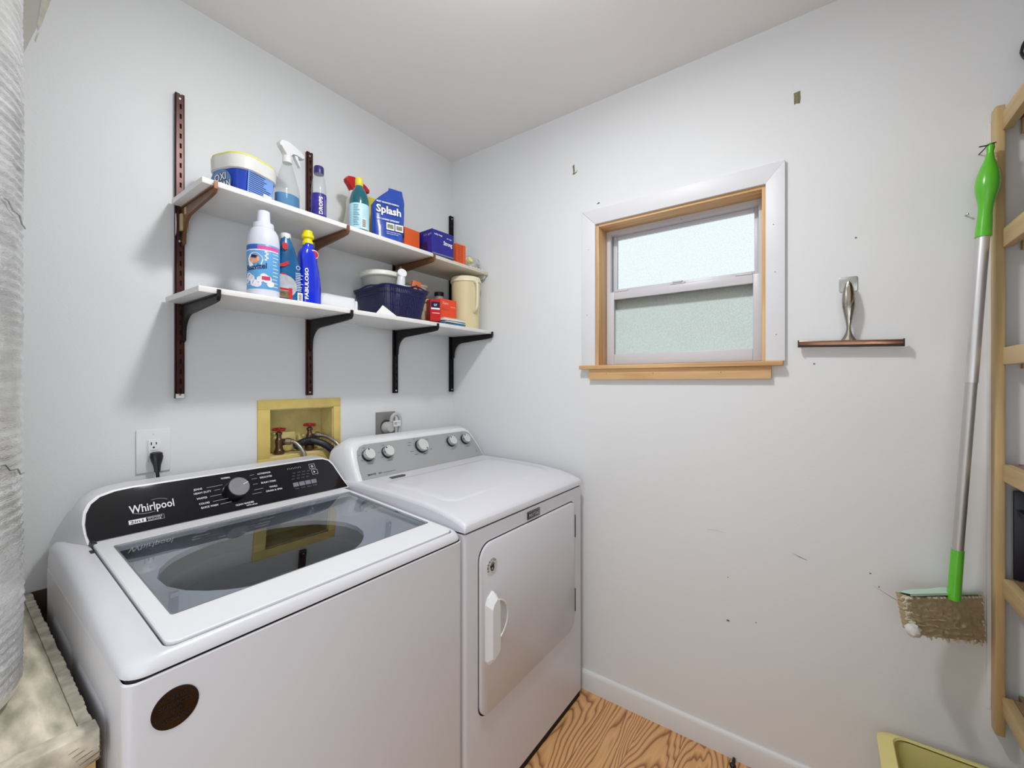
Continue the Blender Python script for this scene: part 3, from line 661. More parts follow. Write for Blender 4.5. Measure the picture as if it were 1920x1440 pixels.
brass = mat('old_brass', (104, 84, 68), .35, metal=.85, var=.3, vs=40); redm = mat('red_valve_paint', (150, 34, 30), .35, var=.2)
braid = mat('steel_braid', (150, 144, 138), .35, metal=.8, var=.3, vs=260)
def valve(x, y, z, sc, lab, hose, grp):
    t = thing('water_valve', lab, 'valve', (x, y, z - .10), group=grp, world=True)
    g = G(); g.lathe([(.016, -.098), (.018, -.092), (.018, -.080), (.014, -.076), (.012, -.060), (.0135, -.050), (.0135, -.040), (.009, -.035), (.008, -.022), (.011, -.020), (.011, -.012), (.006, -.010), (.004, 0)], (x, y, z), 16)
    g.lathe([(.009, 0), (.010, .012), (.013, .014), (.013, .026), (.010, .028)], seg=14, M=Matrix.Translation((x, y, z - .050)) @ Matrix.Rotation(radians(90), 4, 'Y') @ Matrix.Rotation(radians(-15), 4, 'X'))
    build('valve_body', g, brass, t)
    g = G(); pts = []
    for k in range(33):
        a = 2 * pi * k / 32; r = .020 + .0028 * cos(6 * a); pts.append((x + r * cos(a), y + r * sin(a) * .9, z + .002 * sin(a)))
    g.tube(pts, .0038, 7)
    for k in range(4): a = pi / 4 + k * pi / 2; g.tube([(x, y, z), (x + .019 * cos(a), y + .017 * sin(a), z)], .0026, 6)
    g.ball((x, y, z + .001), .006, u=10, v=6)
    build('valve_wheel', g, redm, t, label='red handwheel')
    h = G(); h.tube(hose, .0078, 12)
    hs = thing('water_hose', 'braided steel hose on the ' + ('left' if x < -.85 else 'right') + ' red valve in the outlet box', 'hose', hose[0], group='braided supply hoses', world=True)
    build('braided_hose', h, braid, hs)
    h = G(); d0 = (Vector(hose[1]) - Vector(hose[0])).normalized(); M = Matrix.Translation(hose[0]) @ d0.to_track_quat('Z', 'Y').to_matrix().to_4x4()
    h.lathe([(.001, -.002), (.013, -.002), (.014, .006), (.013, .016), (.010, .018), (.0095, .026)], seg=8, M=M); build('hose_nut', h, mat('nut_steel', (160, 150, 136), .3, metal=.9), hs)
def bez(p, n=14):
    p = [Vector(q) for q in p]; out = []
    for i in range(len(p) - 1):
        a, b = p[i], p[i + 1]; ta = (p[i + 1] - p[max(i - 1, 0)]) * .5; tb = (p[min(i + 2, len(p) - 1)] - a) * .5
        for k in range(n):
            t = k / n; out.append(tuple((2 * t ** 3 - 3 * t * t + 1) * a + (t ** 3 - 2 * t * t + t) * ta + (-2 * t ** 3 + 3 * t * t) * b + (t ** 3 - t * t) * tb))
    out.append(tuple(p[-1])); return out
valve(-.903, .030, 1.152, 1, 'left brass water valve with red wheel in the yellow outlet box', bez([(-.877, .028, 1.104), (-.855, .010, 1.100), (-.838, -.015, 1.070), (-.833, -.03, 1.03), (-.833, -.04, .94)]), 'outlet box valves')
valve(-.784, .030, 1.160, 1, 'right brass water valve with red wheel in the yellow outlet box', bez([(-.760, .026, 1.118), (-.735, -.005, 1.112), (-.713, -.045, 1.085), (-.700, -.066, 1.045), (-.697, -.072, .96), (-.70, -.072, .90)]), 'outlet box valves')
g = G(); P_ = bez([(-.832, .050, 1.075), (-.815, .030, 1.092), (-.785, .014, 1.098), (-.745, -.014, 1.080), (-.712, -.030, 1.045), (-.690, -.036, 1.00), (-.685, -.036, .92)], 10)
rs = [.0135 + (.0015 if k % 2 else 0) for k in range(len(P_))]; g.tube(P_, rs, 14)
solo('drain_hose', g, mat('drain_hose_rubber', (34, 36, 46), .4, var=.15), 'dark corrugated drain hose curling out of the yellow outlet box', 'hose', (-.685, -.036, .92))

# ------------------------------------------------------------------ wall outlets
t = thing('wall_outlet', 'white wall outlet on the left with a black plug in it', 'outlet', (-1.284, 0, 1.125), world=True)
g = G(); g.box(-1.325, -1.243, -.006, 0, 1.060, 1.189, bev=.0025); build('cover_plate', g, white_pl, t)
g = G(); g.box(-1.301, -1.268, -.0085, -.004, 1.092, 1.158, bev=.001); rc = build('receptacle', g, white_pl, t)
g = G()
for z in (1.146, 1.106):
    g.box(-1.292, -1.2895, -.0088, -.008, z - .004, z + .005); g.box(-1.280, -1.2775, -.0088, -.008, z - .003, z + .004)
    g.lathe([(.0003, 0), (.0026, 0), (.0026, .0006), (.0003, .0006)], seg=10, M=Matrix.Translation((-1.2848, -.0085, z - .011)) @ Matrix.Rotation(radians(90), 4, 'X'))
g.box(-1.2985, -1.298, -.0088, -.008, 1.093, 1.157); g.box(-1.293, -1.275, -.0088, -.008, 1.1255, 1.1262)
build('slots', g, dark_gap, rc)
for z in (1.175, 1.074):
    g = G(); g.lathe([(.0005, 0), (.0028, 0), (.002, .0012), (.0005, .0012)], seg=10, M=Matrix.Translation((-1.2845, -.006, z)) @ Matrix.Rotation(radians(90), 4, 'X')); build('screw', g, white_pl, t)
t = thing('power_plug', 'black power plug in the white wall outlet, its cord dropping behind the washer', 'plug', (-1.282, -.03, 1.10), world=True)
g = G(); rgn = lambda hx, hy, cy, z: [(-1.282 + hx * cos(2 * pi * j / 16) * (1 / ((abs(cos(2 * pi * j / 16)) ** 4 + abs(sin(2 * pi * j / 16)) ** 4) ** .25)), cy + hy * sin(2 * pi * j / 16), z) for j in range(16)]
g.loft([rgn(.008, .005, -.018, 1.122), rgn(.014, .011, -.020, 1.119), rgn(.0155, .013, -.022, 1.108), rgn(.013, .012, -.024, 1.096), rgn(.009, .009, -.027, 1.083), rgn(.0075, .0075, -.029, 1.072), rgn(.0070, .007, -.030, 1.064)])
build('plug_body', g, black_pl, t)
g = G(); g.tube(bez([(-1.282, -.030, 1.066), (-1.281, -.034, 1.04), (-1.280, -.045, .99), (-1.28, -.055, .90)]), .0046, 10); build('cord', g, black_pl, t)

t = thing('dryer_outlet', 'grey metal outlet plate above the dryer console', 'outlet', (-.44, 0, 1.12), world=True)
gm = mat('grey_outlet_metal', (140, 140, 138), .45, metal=.4, var=.08)
g = G(); g.box(-.495, -.388, -.006, 0, 1.058, 1.194, bev=.002); build('cover_plate', g, gm, t)
g = G(); g.lathe([(.001, 0), (.030, 0), (.028, .004), (.001, .004)], seg=28, M=Matrix.Translation((-.442, -.006, 1.128)) @ Matrix.Rotation(radians(90), 4, 'X')); build('receptacle', g, mat('dark_receptacle', (60, 60, 60), .5), t)
t = thing('dryer_plug', 'chunky grey dryer plug with a white tag and looped cord', 'plug', (-.44, -.03, 1.12), world=True)
gp = mat('light_grey_plug', (186, 186, 184), .45, var=.08)
g = G(); g.lathe([(.001, 0), (.027, 0), (.027, .016), (.020, .028), (.018, .036), (.001, .036)], seg=20, M=Matrix.Translation((-.444, -.010, 1.122)) @ Matrix.Rotation(radians(90), 4, 'X')); g.box(-.452, -.420, -.044, -.016, 1.118, 1.150, bev=.006); build('plug_body', g, gp, t)
g = G(); g.tube(bez([(-.435, -.036, 1.150), (-.432, -.038, 1.172), (-.412, -.040, 1.184), (-.394, -.040, 1.172), (-.388, -.040, 1.15), (-.392, -.040, 1.10), (-.394, -.04, 1.05), (-.396, -.045, .99)]), .0085, 12); build('cord', g, gp, t)
g = G(); g.box(-.436, -.396, -.054, -.051, 1.128, 1.155, bev=.0004, M=None); tg = build('tag', g, white_pl, t)
g = G(); g.text('@', .014, planemap((-.426, -.0543, 1.139), (1, 0, 0), (0, 0, 1), (0, -1, 0)), bold=.03)
for z in (1.147, 1.142): g.add([(-.417, -.0543, z), (-.401, -.0543, z), (-.401, -.0543, z + .0015), (-.417, -.0543, z + .0015)], [(0, 1, 2, 3)])
build('tag_print', g, letter_d, tg, smooth=False)

# ------------------------------------------------------------------ wall standards, brackets and shelves
ZL, ZU = 1.590, 1.893
def standard(x, first=False):
    t = thing('shelf_upright', {0: 'leftmost brown slotted shelf upright, above the wall outlet', 1: 'second slotted shelf upright from the left, above the outlet box', 2: 'third slotted shelf upright from the left, above the dryer outlet', 3: 'rightmost slotted shelf upright, in the wall corner'}[i_], 'shelf upright', (x, 0, 1.28), group='slotted shelf uprights', world=False)
    m = brown_mt if i_ < 2 else mat('dark_upright', (34, 26, 26), .4, metal=.5, var=.2)
    g = G(); hw = .0115
    g.box(-hw, -hw + .002, -.014, 0, 0, .950).box(hw - .002, hw, -.014, 0, 0, .950)
    g.box(-hw, -.0010, -.014, -.012, 0, .950).box(.0042, hw, -.014, -.012, 0, .950)
    for k in range(31):
        a = .0 + k * .0306; g.box(-.0010, .0042, -.0139, -.012, a, a + (.015 if k < 30 else .03))
    build('channel', g, m, t, smooth=False)
    g = G(); g.box(-hw + .0022, hw - .0022, -.0085, -.001, .001, .949); build('channel_back', g, dark_gap, t, smooth=False)
    for z in (.935, .49, .012):
        g = G(); g.lathe([(.0004, 0), (.0042, 0), (.003, .0015), (.0004, .0018)], seg=12, M=Matrix.Translation((0, -.014, z)) @ Matrix.Rotation(radians(90), 4, 'X')); build('screw', g, chrome, t)
    if i_ == 0:
        g = G(); g.box(-.0108, .0112, -.0148, -.0132, .0005, .014, bev=.0004); g.prism([(-.0116, .505), (-.0096, .515), (-.0090, .545), (-.0100, .575), (-.0118, .57)], 'y', -.0146, -.0132); build('paint_drip', g, melamine, t)
XS = [-1.222, -.806, -.390, -.016]
for i_, x in enumerate(XS): standard(x)
def bracket(x, z, ln, m, lab, grp, drop=.10, clip=False):
    t = thing('shelf_bracket', lab, 'shelf bracket', (x, 0, z), group=grp)
    hk = [(-.013, 0), (-ln, 0), (-ln - .001, .012), (-ln - .006, .012), (-ln - .006, -.008), (-ln + .002, -.018), (-ln + .03, -.022)]
    cur = [(-.018 - .105 * (1 - sin(radians(a))) * 1.0, -.040 - (drop - .042) * (1 - cos(radians(a)))) for a in range(0, 91, 10)]
    cur = [(-.09 + .062 * sin(radians(a)), -.034 - .060 * (1 - cos(radians(a)))) for a in range(0, 91, 10)]
    poly = hk + cur + [(-.026, -drop - .012), (-.013, -drop - .018)]
    g = G(); g.prism(poly, 'x', -.0045, .0045); build('arm', g, m, t, smooth=True, ang=30)
    g = G(); g.box(-.0085, .0085, -ln + .004, -.013, -.0045, -.0005, bev=.0008) ; build('flange', g, m, t)
    if clip:
        g = G(); g.box(-.0105, .0105, -.030, -.012, -.075, -.022, bev=.002); g.box(-.007, .007, -.058, -.046, -.030, -.008, bev=.001)
        build('clip', g, mat('beige_clip', (178, 164, 128), .4, var=.1), t, label='beige plastic clip')
names = ['leftmost', 'second', 'third', 'rightmost']
for i_, x in enumerate(XS):
    bracket(x + (.008 if i_ == 0 else 0), ZL - .017, .290, black_mt, f'{names[i_]} black bracket under the lower wall shelf', 'brackets under the lower shelf')
    bracket(x + (.008 if i_ == 0 else 0), ZU - .017, .268 if i_ < 3 else .240, brown_br if i_ < 3 else old_melamine, f'{names[i_]} ' + ('brown' if i_ < 3 else 'pale') + ' bracket under the upper wall shelf', 'brackets under the upper shelf', clip=i_ < 3)
g = G(); g.box(-1.259, -.002, -.286, -.016, ZL - .016, ZL, bev=.0015); solo('wall_shelf', g, melamine, 'long white lower wall shelf on black brackets', 'shelf', (-.63, -.15, ZL - .016))
g = G(); g.box(-1.244, -.392, -.264, -.016, ZU - .016, ZU, bev=.0015); solo('wall_shelf', g, melamine, 'longer white board of the upper wall shelf, holding the spray bottles', 'shelf', (-.82, -.15, ZU - .016))
ts = thing('wall_shelf', 'short chipped cream board of the upper wall shelf, by the corner', 'shelf', (-.195, -.14, ZU - .016), world=True)
g = G(); g.box(-.389, -.002, -.256, -.016, ZU - .016, ZU, bev=.0012); build('board', g, old_melamine, ts)
g = G()
for a, b in ((-.39, -.33), (-.255, -.20), (-.16, -.145), (-.12, -.06)):
    pts = [(a, -.0158), (a + .004, -.001)] + [(a + (b - a) * k / 5, -.0005 - .004 * R.random()) for k in range(1, 5)] + [(b - .003, -.002), (b, -.014)] + [(a + (b - a) * (5 - k) / 5, -.012 - .003 * R.random()) for k in range(1, 5)]
    g.prism(pts, 'y', -.2572, -.2555)
for k in range(7):
    a = -.14 + k * .02; g.prism([(a, -.256), (a + .012, -.2565), (a + .018, -.245), (a + .006, -.236 - .006 * R.random())], 'z', ZU - .0005, ZU + .0025)
build('chipped_edge', g, mat('torn_white_edge', (238, 236, 228), .7, var=.05), ts, smooth=False)

# ------------------------------------------------------------------ things on the upper shelf
def txt(parent, s, size, f, m, w=None, name='lettering', bold=.02, align='CENTER'):
    g = G(); g.text(s, size, f, w=w, bold=bold, align=align); return build(name, g, m, parent, smooth=False)
def lines(g, f, x0, x1, z0, n, dz, h=.0016, seed=1, d=.0005, nx=3):
    r = random.Random(seed)
    for i in range(n): g.quadf(f, x0, x0 + (x1 - x0) * r.uniform(.6, 1), z0 - i * dz, z0 - i * dz + h, d=d, nx=nx)
whitep = mat('print_bright_white', (244, 244, 244), .5, var=.01); navyp = mat('print_navy', (26, 34, 92), .5)
# 1 tub of stain remover
t = thing('detergent_tub', 'rounded blue and white powder tub with a yellow-edged lid', 'tub', (-1.090, -.142, ZU), 18)
def sqr(hx, hy, z, r=.044): return [(a, b, z) for a, b in rrect(-hx, hx, -hy, hy, r, 7, 3)]
g = G(); g.loft([sqr(.062, .060, 0), sqr(.066, .064, .004), sqr(.072, .070, .092)]); tb = build('tub_body', g, mat('tub_white', (214, 220, 224), .35), t)
g = G(); g.loft([sqr(.0635, .0615, .006), sqr(.0665, .0645, .006), sqr(.0722, .0702, .090), sqr(.0695, .0675, .090)], cap0=False, cap1=False); lb = build('label', g, mat('tub_label_blue', (30, 62, 168), .25, var=.35, vs=14), tb)
g = G(); g.loft([sqr(.072, .070, .082, .046), sqr(.079, .077, .085, .056), sqr(.080, .078, .121, .056), sqr(.078, .076, .125, .054)]); ld = build('lid', g, mat('lid_white', (222, 222, 218), .4), t)
g = G(); g.loft([sqr(.0775, .0755, .1235, .054), sqr(.079, .077, .125, .056), sqr(.077, .075, .1305, .054), sqr(.065, .063, .132, .045)], cap0=False); build('lid_rim', g, mat('lid_yellow', (226, 222, 110), .4), ld)
def facemap(hx, z0=0, side='f', tilt=.06):
    if side == 'f': return lambda a, b, d: (a, -(.0637 + (b + z0) * .070) - d - .0012, z0 + b)
    return lambda a, b, d: ((.0655 + (b + z0) * .070) + d + .0012, a, z0 + b)
ff = facemap(0, 0); fs = facemap(0, 0, 's')
fl = lambda a, b, d: (-(.0660 + (b) * .070) - d - .0012, -a, b)
fr_ = lambda a, b, d: ((.0655 + (b) * .090) + d + .0012, a, b)
# the brand face looks toward -x, the text panel toward the room
g = G(); pts = arc(0, .048, .036, 0, 360, 18)[:-1]; g.add([fl(a * 1.2 - .010, b, .0004) for a, b in pts], [tuple(range(len(pts)))]); build('label_burst', g, mat('burst_pale', (92, 136, 190), .4, var=.2, vs=30), lb, smooth=False)
g = G(); g.text('OXI', .030, lambda a, b, d: fl(a - .010, b + .050 + .1 * a, d + .0006), w=.050, bold=.06); g.text('CLEAN', .028, lambda a, b, d: fl(a - .006, b + .026 + .1 * a, d + .0006), w=.074, bold=.06); build('lettering_shadow', g, dark_gap, lb, smooth=False)
g = G(); g.text('OXI', .030, lambda a, b, d: fl(a - .010, b + .050 + .1 * a, d + .0012), w=.047, bold=.015); g.text('CLEAN', .028, lambda a, b, d: fl(a - .006, b + .026 + .1 * a, d + .0012), w=.071, bold=.015); build('lettering', g, whitep, lb, smooth=False)
g = G(); g.quadf(ff, -.046, .044, .010, .084, d=.0002); build('text_panel', g, mat('panel_pale_blue', (120, 160, 226), .4, var=.05), lb, smooth=False)
g = G(); lines(g, ff, -.042, .038, .078, 11, .0060, seed=4, nx=1, h=.0024); build('small_print', g, navyp, lb, smooth=False)
g = G(); g.quadf(ff, .010, .040, .008, .034, d=.0007); build('barcode_label', g, whitep, lb, smooth=False)
g = G()
for k in range(9): g.quadf(ff, .0125 + k * .0028, .0138 + k * .0028, .011, .027, d=.001)
build('barcode', g, dark_gap, lb, smooth=False)

# spray heads
def spray_head(t, z, m, m2, sc=1.0, name='spray_head'):
    M = Matrix.Translation((0, 0, z)) @ Matrix.Scale(sc, 4)
    g = G(); g.lathe([(.0135, -.022), (.014, -.020), (.013, -.002), (.0105, 0)], seg=18, M=M); build('collar', g, m, t)
    g = G(); g.prism([(-.010, 0), (.010, 0), (.011, .012), (.024, .015), (.046, .013), (.052, .011), (.054, .021), (.040, .029), (.018, .038), (-.004, .042), (-.022, .038), (-.029, .028), (-.027, .020), (-.014, .012)], 'y', -.0095, .0095, M=M, bev=.0025); h = build(name, g, m2, t)
    g = G(); g.prism([(.020, .016), (.030, .015), (.034, .004), (.043, -.016), (.040, -.019), (.032, -.008), (.024, .004)], 'y', -.006, .006, M=M, bev=.001); build('trigger', g, m, t)
    return h
clearp = clear_mat('clear_bottle', (.95, .96, .96), 1.3, mixw=.16, dcol=(206, 210, 208))
t = thing('spray_bottle', 'clear spray bottle half full of blue liquid with a white head', 'spray bottle', (-.960, -.150, ZU), 8)
pr = [(.032, 0), (.040, .003), (.042, .010), (.042, .085), (.039, .108), (.030, .138), (.024, .160), (.018, .178), (.013, .192), (.013, .204)]
g = G(); g.lathe(pr, seg=28, sy=.72); build('bottle_body', g, clearp, t)
g = G(); g.lathe([(.029, .002), (.036, .005), (.0405, .012), (.0405, .074), (.001, .074)], seg=28, sy=.72); build('blue_liquid', g, mat('blue_cleaner', (24, 134, 196), .2, var=.15, vs=20, trans=.0), t)
spray_head(t, .212, white_pl, white_pl, 1.12)

t = thing('bottle', 'slim clear bottle with a dark violet label and cap', 'bottle', (-.878, -.205, ZU), -10)
g = G(); g.lathe([(.020, 0), (.024, .002), (.0245, .01), (.0245, .10), (.0235, .115), (.0225, .13), (.020, .145), (.0165, .160), (.0155, .168)], seg=24); build('bottle_body', g, clearp, t)
g = G(); g.lathe([(.0248, .006), (.0252, .007), (.0252, .092), (.0248, .093)], seg=24, cap=False); lb = build('label', g, mat('violet_label', (52, 40, 138), .35, var=.2, vs=30), t)
fm = cylmap(.0252, 0)
g = G(); g.text('DROPS', .017, lambda a, b, d: fm(-b + .004, a + .050, d), w=.060, bold=.02); build('lettering', g, whitep, lb, smooth=False)
g = G()
for k in range(3): g.quadf(lambda a, b, d: fm(a, b, d), .010 + k * .005, .0118 + k * .005, .020, .085 - k * .01)
build('small_print', g, letter_d, lb, smooth=False)
g = G(); g.lathe([(.0165, .166), (.0168, .172), (.0168, .188), (.0145, .192), (.001, .192)], seg=24); build('cap', g, mat('violet_cap', (44, 40, 110), .35), t)

t = thing('spray_bottle', 'white spray bottle with a red trigger head behind the teal bottle', 'spray bottle', (-.676, -.105, ZU), 2)
g = G(); g.lathe([(.036, 0), (.044, .004), (.045, .03), (.042, .070), (.034, .105), (.030, .130), (.031, .150), (.030, .165), (.020, .180), (.013, .19)], seg=28, sy=.7); build('bottle_body', g, mat('offwhite_plastic', (218, 216, 210), .4), t)
spray_head(t, .207, white_pl, mat('red_plastic', (184, 24, 30), .3), 1.3)

t = thing('bottle', 'dark teal bottle with a pale label and yellow cap, in front of the red-headed spray', 'bottle', (-.722, -.212, ZU), -14)
g = G(); g.lathe([(.032, 0), (.0355, .003), (.036, .010), (.036, .105), (.034, .130), (.029, .150), (.021, .166), (.014, .176), (.0125, .186)], seg=28); build('bottle_body', g, mat('teal_liquid_bottle', (10, 92, 106), .12, var=.2, vs=20, coat=.6), t)
g = G(); g.lathe([(.0362, .010), (.0366, .011), (.0366, .104), (.0362, .105)], seg=28, cap=False); lb = build('label', g, mat('pale_aqua_label', (178, 220, 232), .35, var=.08, vs=18), t)
fm = cylmap(.0367, 0)
g = G(); lines(g, fm, -.034, -.010, .096, 13, .0062, seed=9, h=.002); build('small_print', g, mat('print_teal', (60, 110, 140), .5), lb, smooth=False)
g = G(); g.quadf(fm, -.004, .014, .014, .050, nx=3); build('barcode_label', g, whitep, lb, smooth=False)
g = G()
for k in range(7): g.quadf(fm, -.002, .012, .018 + k * .0042, .0202 + k * .0042, d=.0008, nx=2)
build('barcode', g, dark_gap, lb, smooth=False)
g = G(); g.lathe([(.0135, .180), (.0145, .182), (.0145, .205), (.012, .210), (.001, .211)], seg=20); build('cap', g, mat('yellow_cap', (226, 214, 60), .35), t)

# stand-up pouches
def pouch(t, w, h, dep, m, lean=0, top_in=.82, seed=1, cut=0):
    rings = []; n = 24; r_ = random.Random(seed)
    for i in range(15):
        v = i / 14; z = v * h; hx = w / 2 * (1 - .10 * (1 - v) ** 2) * (1 - (1 - top_in) * max(0, v - .8) / .2); hy = dep / 2 * (1 - v) ** .7 + .0012
        ring_ = []
        for j in range(n):
            a = 2 * pi * j / n; k = 1 / ((abs(cos(a)) ** 3 + abs(sin(a)) ** 3) ** (1 / 3)) if v < .7 else 1 / ((abs(cos(a)) ** 2 + abs(sin(a)) ** 2) ** .5)
            x = hx * k * cos(a) + cut * max(0, v - .66) * max(0, -cos(a)) ** .5; y = hy * k * sin(a) + .0018 * noise.noise(Vector((x * 30, v * 9, seed)))
            ring_.append((x + lean * z, y + .0 * z, z))
        rings.append(ring_)
    g = G(); g.loft(rings); return build('pouch_body', g, m, t, ang=60)
t = thing('pouch', 'yellow pouch with orange writing behind the blue pouch', 'pouch', (-.583, -.062, ZU), -8)
b_ = pouch(t, .150, .232, .04, mat('yellow_pouch', (206, 196, 66), .35, var=.12, vs=14), lean=-.02, seed=5, cut=0, top_in=.97)
txt(b_, 'pods', .050, lambda a, b, d: (a - .040, -.0035 - (b > 0) * .001 - d - .004, .184 + b), mat('print_orange', (176, 84, 30), .5), w=.075, bold=.05)
t = thing('pouch', 'bright blue stand-up pouch with a white splash wordmark', 'pouch', (-.566, -.175, ZU), -16)
b_ = pouch(t, .142, .244, .062, mat('blue_pouch', (40, 76, 172), .25, var=.3, vs=9, coat=.3), lean=.03, seed=2, cut=.20)
fp = lambda x0, z0: (lambda a, b, d: (a + x0 + .03 * (b + z0), -(.031 * (1 - min(1, (b + z0) / .244)) ** .7 + .0012) * 1.06 - .0022 - d, z0 + b))
txt(b_, 'Splash', .044, fp(-.004, .128), whitep, w=.105, bold=.03)
g = G(); g.text('MOST ADVANCED FORMULA', .009, fp(-.008, .170), w=.095, bold=.04); g.text('2 IN 1 LAUNDRY DETERGENT', .009, fp(-.008, .098), w=.095, bold=.04)
g.text('WITH OXYGEN STAIN', .006, fp(.014, .050), w=.06); g.text('REMOVER POWER', .006, fp(.010, .042), w=.05); build('small_print', g, whitep, b_, smooth=False)
g = G(); g.quadf(fp(0, 0), -.016, .018, .060, .090, d=.0006); g.quadf(fp(0, 0), .022, .056, .060, .090, d=.0006); build('badges', g, whitep, b_, smooth=False)
g = G(); g.quadf(fp(0, 0), -.012, .014, .066, .084, d=.0010); g.quadf(fp(0, 0), .026, .052, .066, .084, d=.0010); build('badge_print', g, mat('badge_grey', (130, 136, 110), .5, var=.4, vs=120), b_, smooth=False)

def carton(nm, lab, cat, loc, rz, sx, sy, sz, m, prints, grp=None):
    t = thing(nm, lab, cat, loc, rz, grp)
    g = G(); g.box(-sx / 2, sx / 2, -sy / 2, sy / 2, 0, sz, bev=.0008, seg=1); b = build('carton', g, m, t)
    g = G(); g.box(-sx / 2 + .001, sx / 2 - .001, -.0006, .0006, sz, sz + .0006); build('flap_seam', g, dark_gap, b)
    F = {'f': lambda a, b_, d: (a, -sy / 2 - d - .0003, b_), 'l': lambda a, b_, d: (-sx / 2 - d - .0003, -a, b_)}
    for i, (kind, face, args, mm) in enumerate(prints):
        g = G(); fn = F[face]
        if kind == 't': s_, x, z, h, w_ = args; g.text(s_, h, lambda a, b2, d: fn(a + x, b2 + z, d + .0004), w=w_, bold=.02)
        else: x0, x1, z0, z1 = args; g.quadf(fn, x0, x1, z0, z1, d=.0001 + .0002 * i)
        build('print' if kind != 't' else 'lettering', g, mm, b, smooth=False)
    return t
orange = mat('orange_card', (226, 96, 40), .5, var=.06); navy = mat('navy_card', (30, 32, 134), .4, var=.12, vs=25)
carton('carton', 'small orange carton between the blue pouch and the navy box', 'box', (-.436, -.15, ZU), 0, .085, .06, .108, orange,
       [('q', 'f', (-.006, .030, .010, .034), whitep), ('q', 'f', (-.001, .024, .014, .028), letter_d), ('q', 'l', (-.029, .029, .06, .10), navyp)])
carton('carton', 'large navy blue carton marked Strong, on the upper shelf', 'box', (-.321, -.193, ZU), -3, .128, .128, .112, navy,
       [('t', 'f', ('Strong', .028, .055, .026, .052), whitep), ('t', 'f', ('hefty bags', -.028, .090, .009, .045), whitep), ('t', 'f', ('30 bags', .036, .086, .006, .03), whitep), ('q', 'f', (-.062, .062, .004, .010), mat('grey_stripe', (110, 120, 140), .5)),
        ('t', 'l', ('13 gal', .034, .088, .012, .05), letter_d), ('q', 'l', (-.02, .03, .02, .06), mat('navy_dark_picture', (22, 20, 78), .5, var=.5, vs=60)), ('t', 'l', ('tall', -.038, .018, .012, .03), whitep)])
t = thing('carton', 'orange carton with a grid pattern right of the navy box', 'box', (-.176, -.205, ZU), -4)
g = G(); g.box(-.031, .031, -.025, .025, 0, .100, bev=.0008, seg=1); b_ = build('carton', g, orange, t)
g = G()
for k in range(5): g.box(-.027 + k * .009, -.0255 + k * .009, -.0256, -.025, .006, .094)
for k in range(9): g.box(-.027, .012, -.0257, -.025, .010 + k * .010, .0114 + k * .010)
build('grid_print', g, mat('print_dark_orange', (170, 54, 22), .5), b_, smooth=False)

# crumpled plastic bag with bulbs
def crumple(g, c, r, sc, seed, u=22, v=14, amp=.35):
    rings = []
    for i in [.05] + list(range(1, v)) + [v - .05]:
        ring_ = []
        for j in range(u):
            d = Vector((sin(pi * i / v) * cos(2 * pi * j / u), sin(pi * i / v) * sin(2 * pi * j / u), cos(pi * i / v)))
            k = r * (1 + amp * noise.noise(d * 2.4 + Vector((seed, 0, 0))) + amp * .4 * noise.noise(d * 6 + Vector((0, seed, 0))))
            ring_.append((c[0] + d.x * k * sc[0], c[1] + d.y * k * sc[1], max(c[2] + d.z * k * sc[2], ZU + .0003 if seed < 50 else -9)))
        rings.append(ring_)
    g.loft(rings)
t = thing('plastic_bag', 'crumpled clear plastic bag at the right end of the upper shelf', 'bag', (-.08, -.18, ZU), world=True)
g = G(); crumple(g, (-.075, -.185, ZU + .034), .050, (1.25, 1.0, .80), 3); build('bag_film', g, clear_mat('bag_film', (.93, .93, .92), 1.35, .15, .55, (226, 226, 222)), t, ang=15)
g = G(); g.lathe([(.001, 0), (.012, .002), (.014, .006), (.014, .02), (.001, .021)], seg=16, M=Matrix.Translation((-.112, -.215, ZU + .034)) @ Matrix.Rotation(radians(60), 4, 'X')); build('yellow_seal', g, mat('pale_yellow', (232, 226, 150), .4), t)

# ------------------------------------------------------------------ things on the lower shelf
t = thing('softener_bottle', 'tall white softener bottle with a light blue label', 'bottle', (-1.071, -.230, ZL), -20)
g = G(); g.lathe([(.038, 0), (.0435, .003), (.044, .012), (.044, .150), (.0445, .165), (.0435, .180), (.040, .197), (.034, .210), (.027, .216), (.026, .220)], seg=36); build('bottle_body', g, mat('frosted_white_plastic', (214, 218, 230), .3, var=.02), t)
g = G(); g.lathe([(.0442, .022), (.0447, .023), (.0447, .156), (.0442, .157)], seg=36, cap=False); lb = build('label', g, mat('light_blue_label', (96, 164, 218), .35, var=.06), t)
fm = cylmap(.0448, 0, a_off=-.25)
g = G(); g.quadf(fm, -.060, -.008, .142, .155, nx=6); build('band', g, mat('royal_band', (56, 96, 190), .4), lb, smooth=False)
g = G(); g.quadf(fm, -.008, .055, .140, .152, nx=6); build('band', g, mat('pink_band', (226, 84, 160), .4), lb, smooth=False)
g = G(); g.quadf(fm, -.060, .055, .1375, .1405, nx=8, d=.0006); build('band', g, whitep, lb, smooth=False)
g = G(); pts = [(a * (1 + .06 * sin(5 * t_)), b) for t_, (a, b) in [(radians(q), (.023 * cos(radians(q)), .0245 * sin(radians(q)))) for q in range(0, 360, 15)]]
g.add([fm(a - .016, b + .107, .0006) for a, b in pts], [tuple(range(len(pts)))]); build('cloud_badge', g, whitep, lb, smooth=False)
g = G(); pts = [(.015 * cos(radians(q)), .013 * sin(radians(q)) * (1.2 if q < 180 else .9)) for q in range(0, 360, 20)]
g.add([fm(a - .017, b + .110, .0009) for a, b in pts], [tuple(range(len(pts)))]); build('badge_picture', g, mat('warm_picture', (222, 160, 128), .5, var=.25, vs=90), lb, smooth=False)
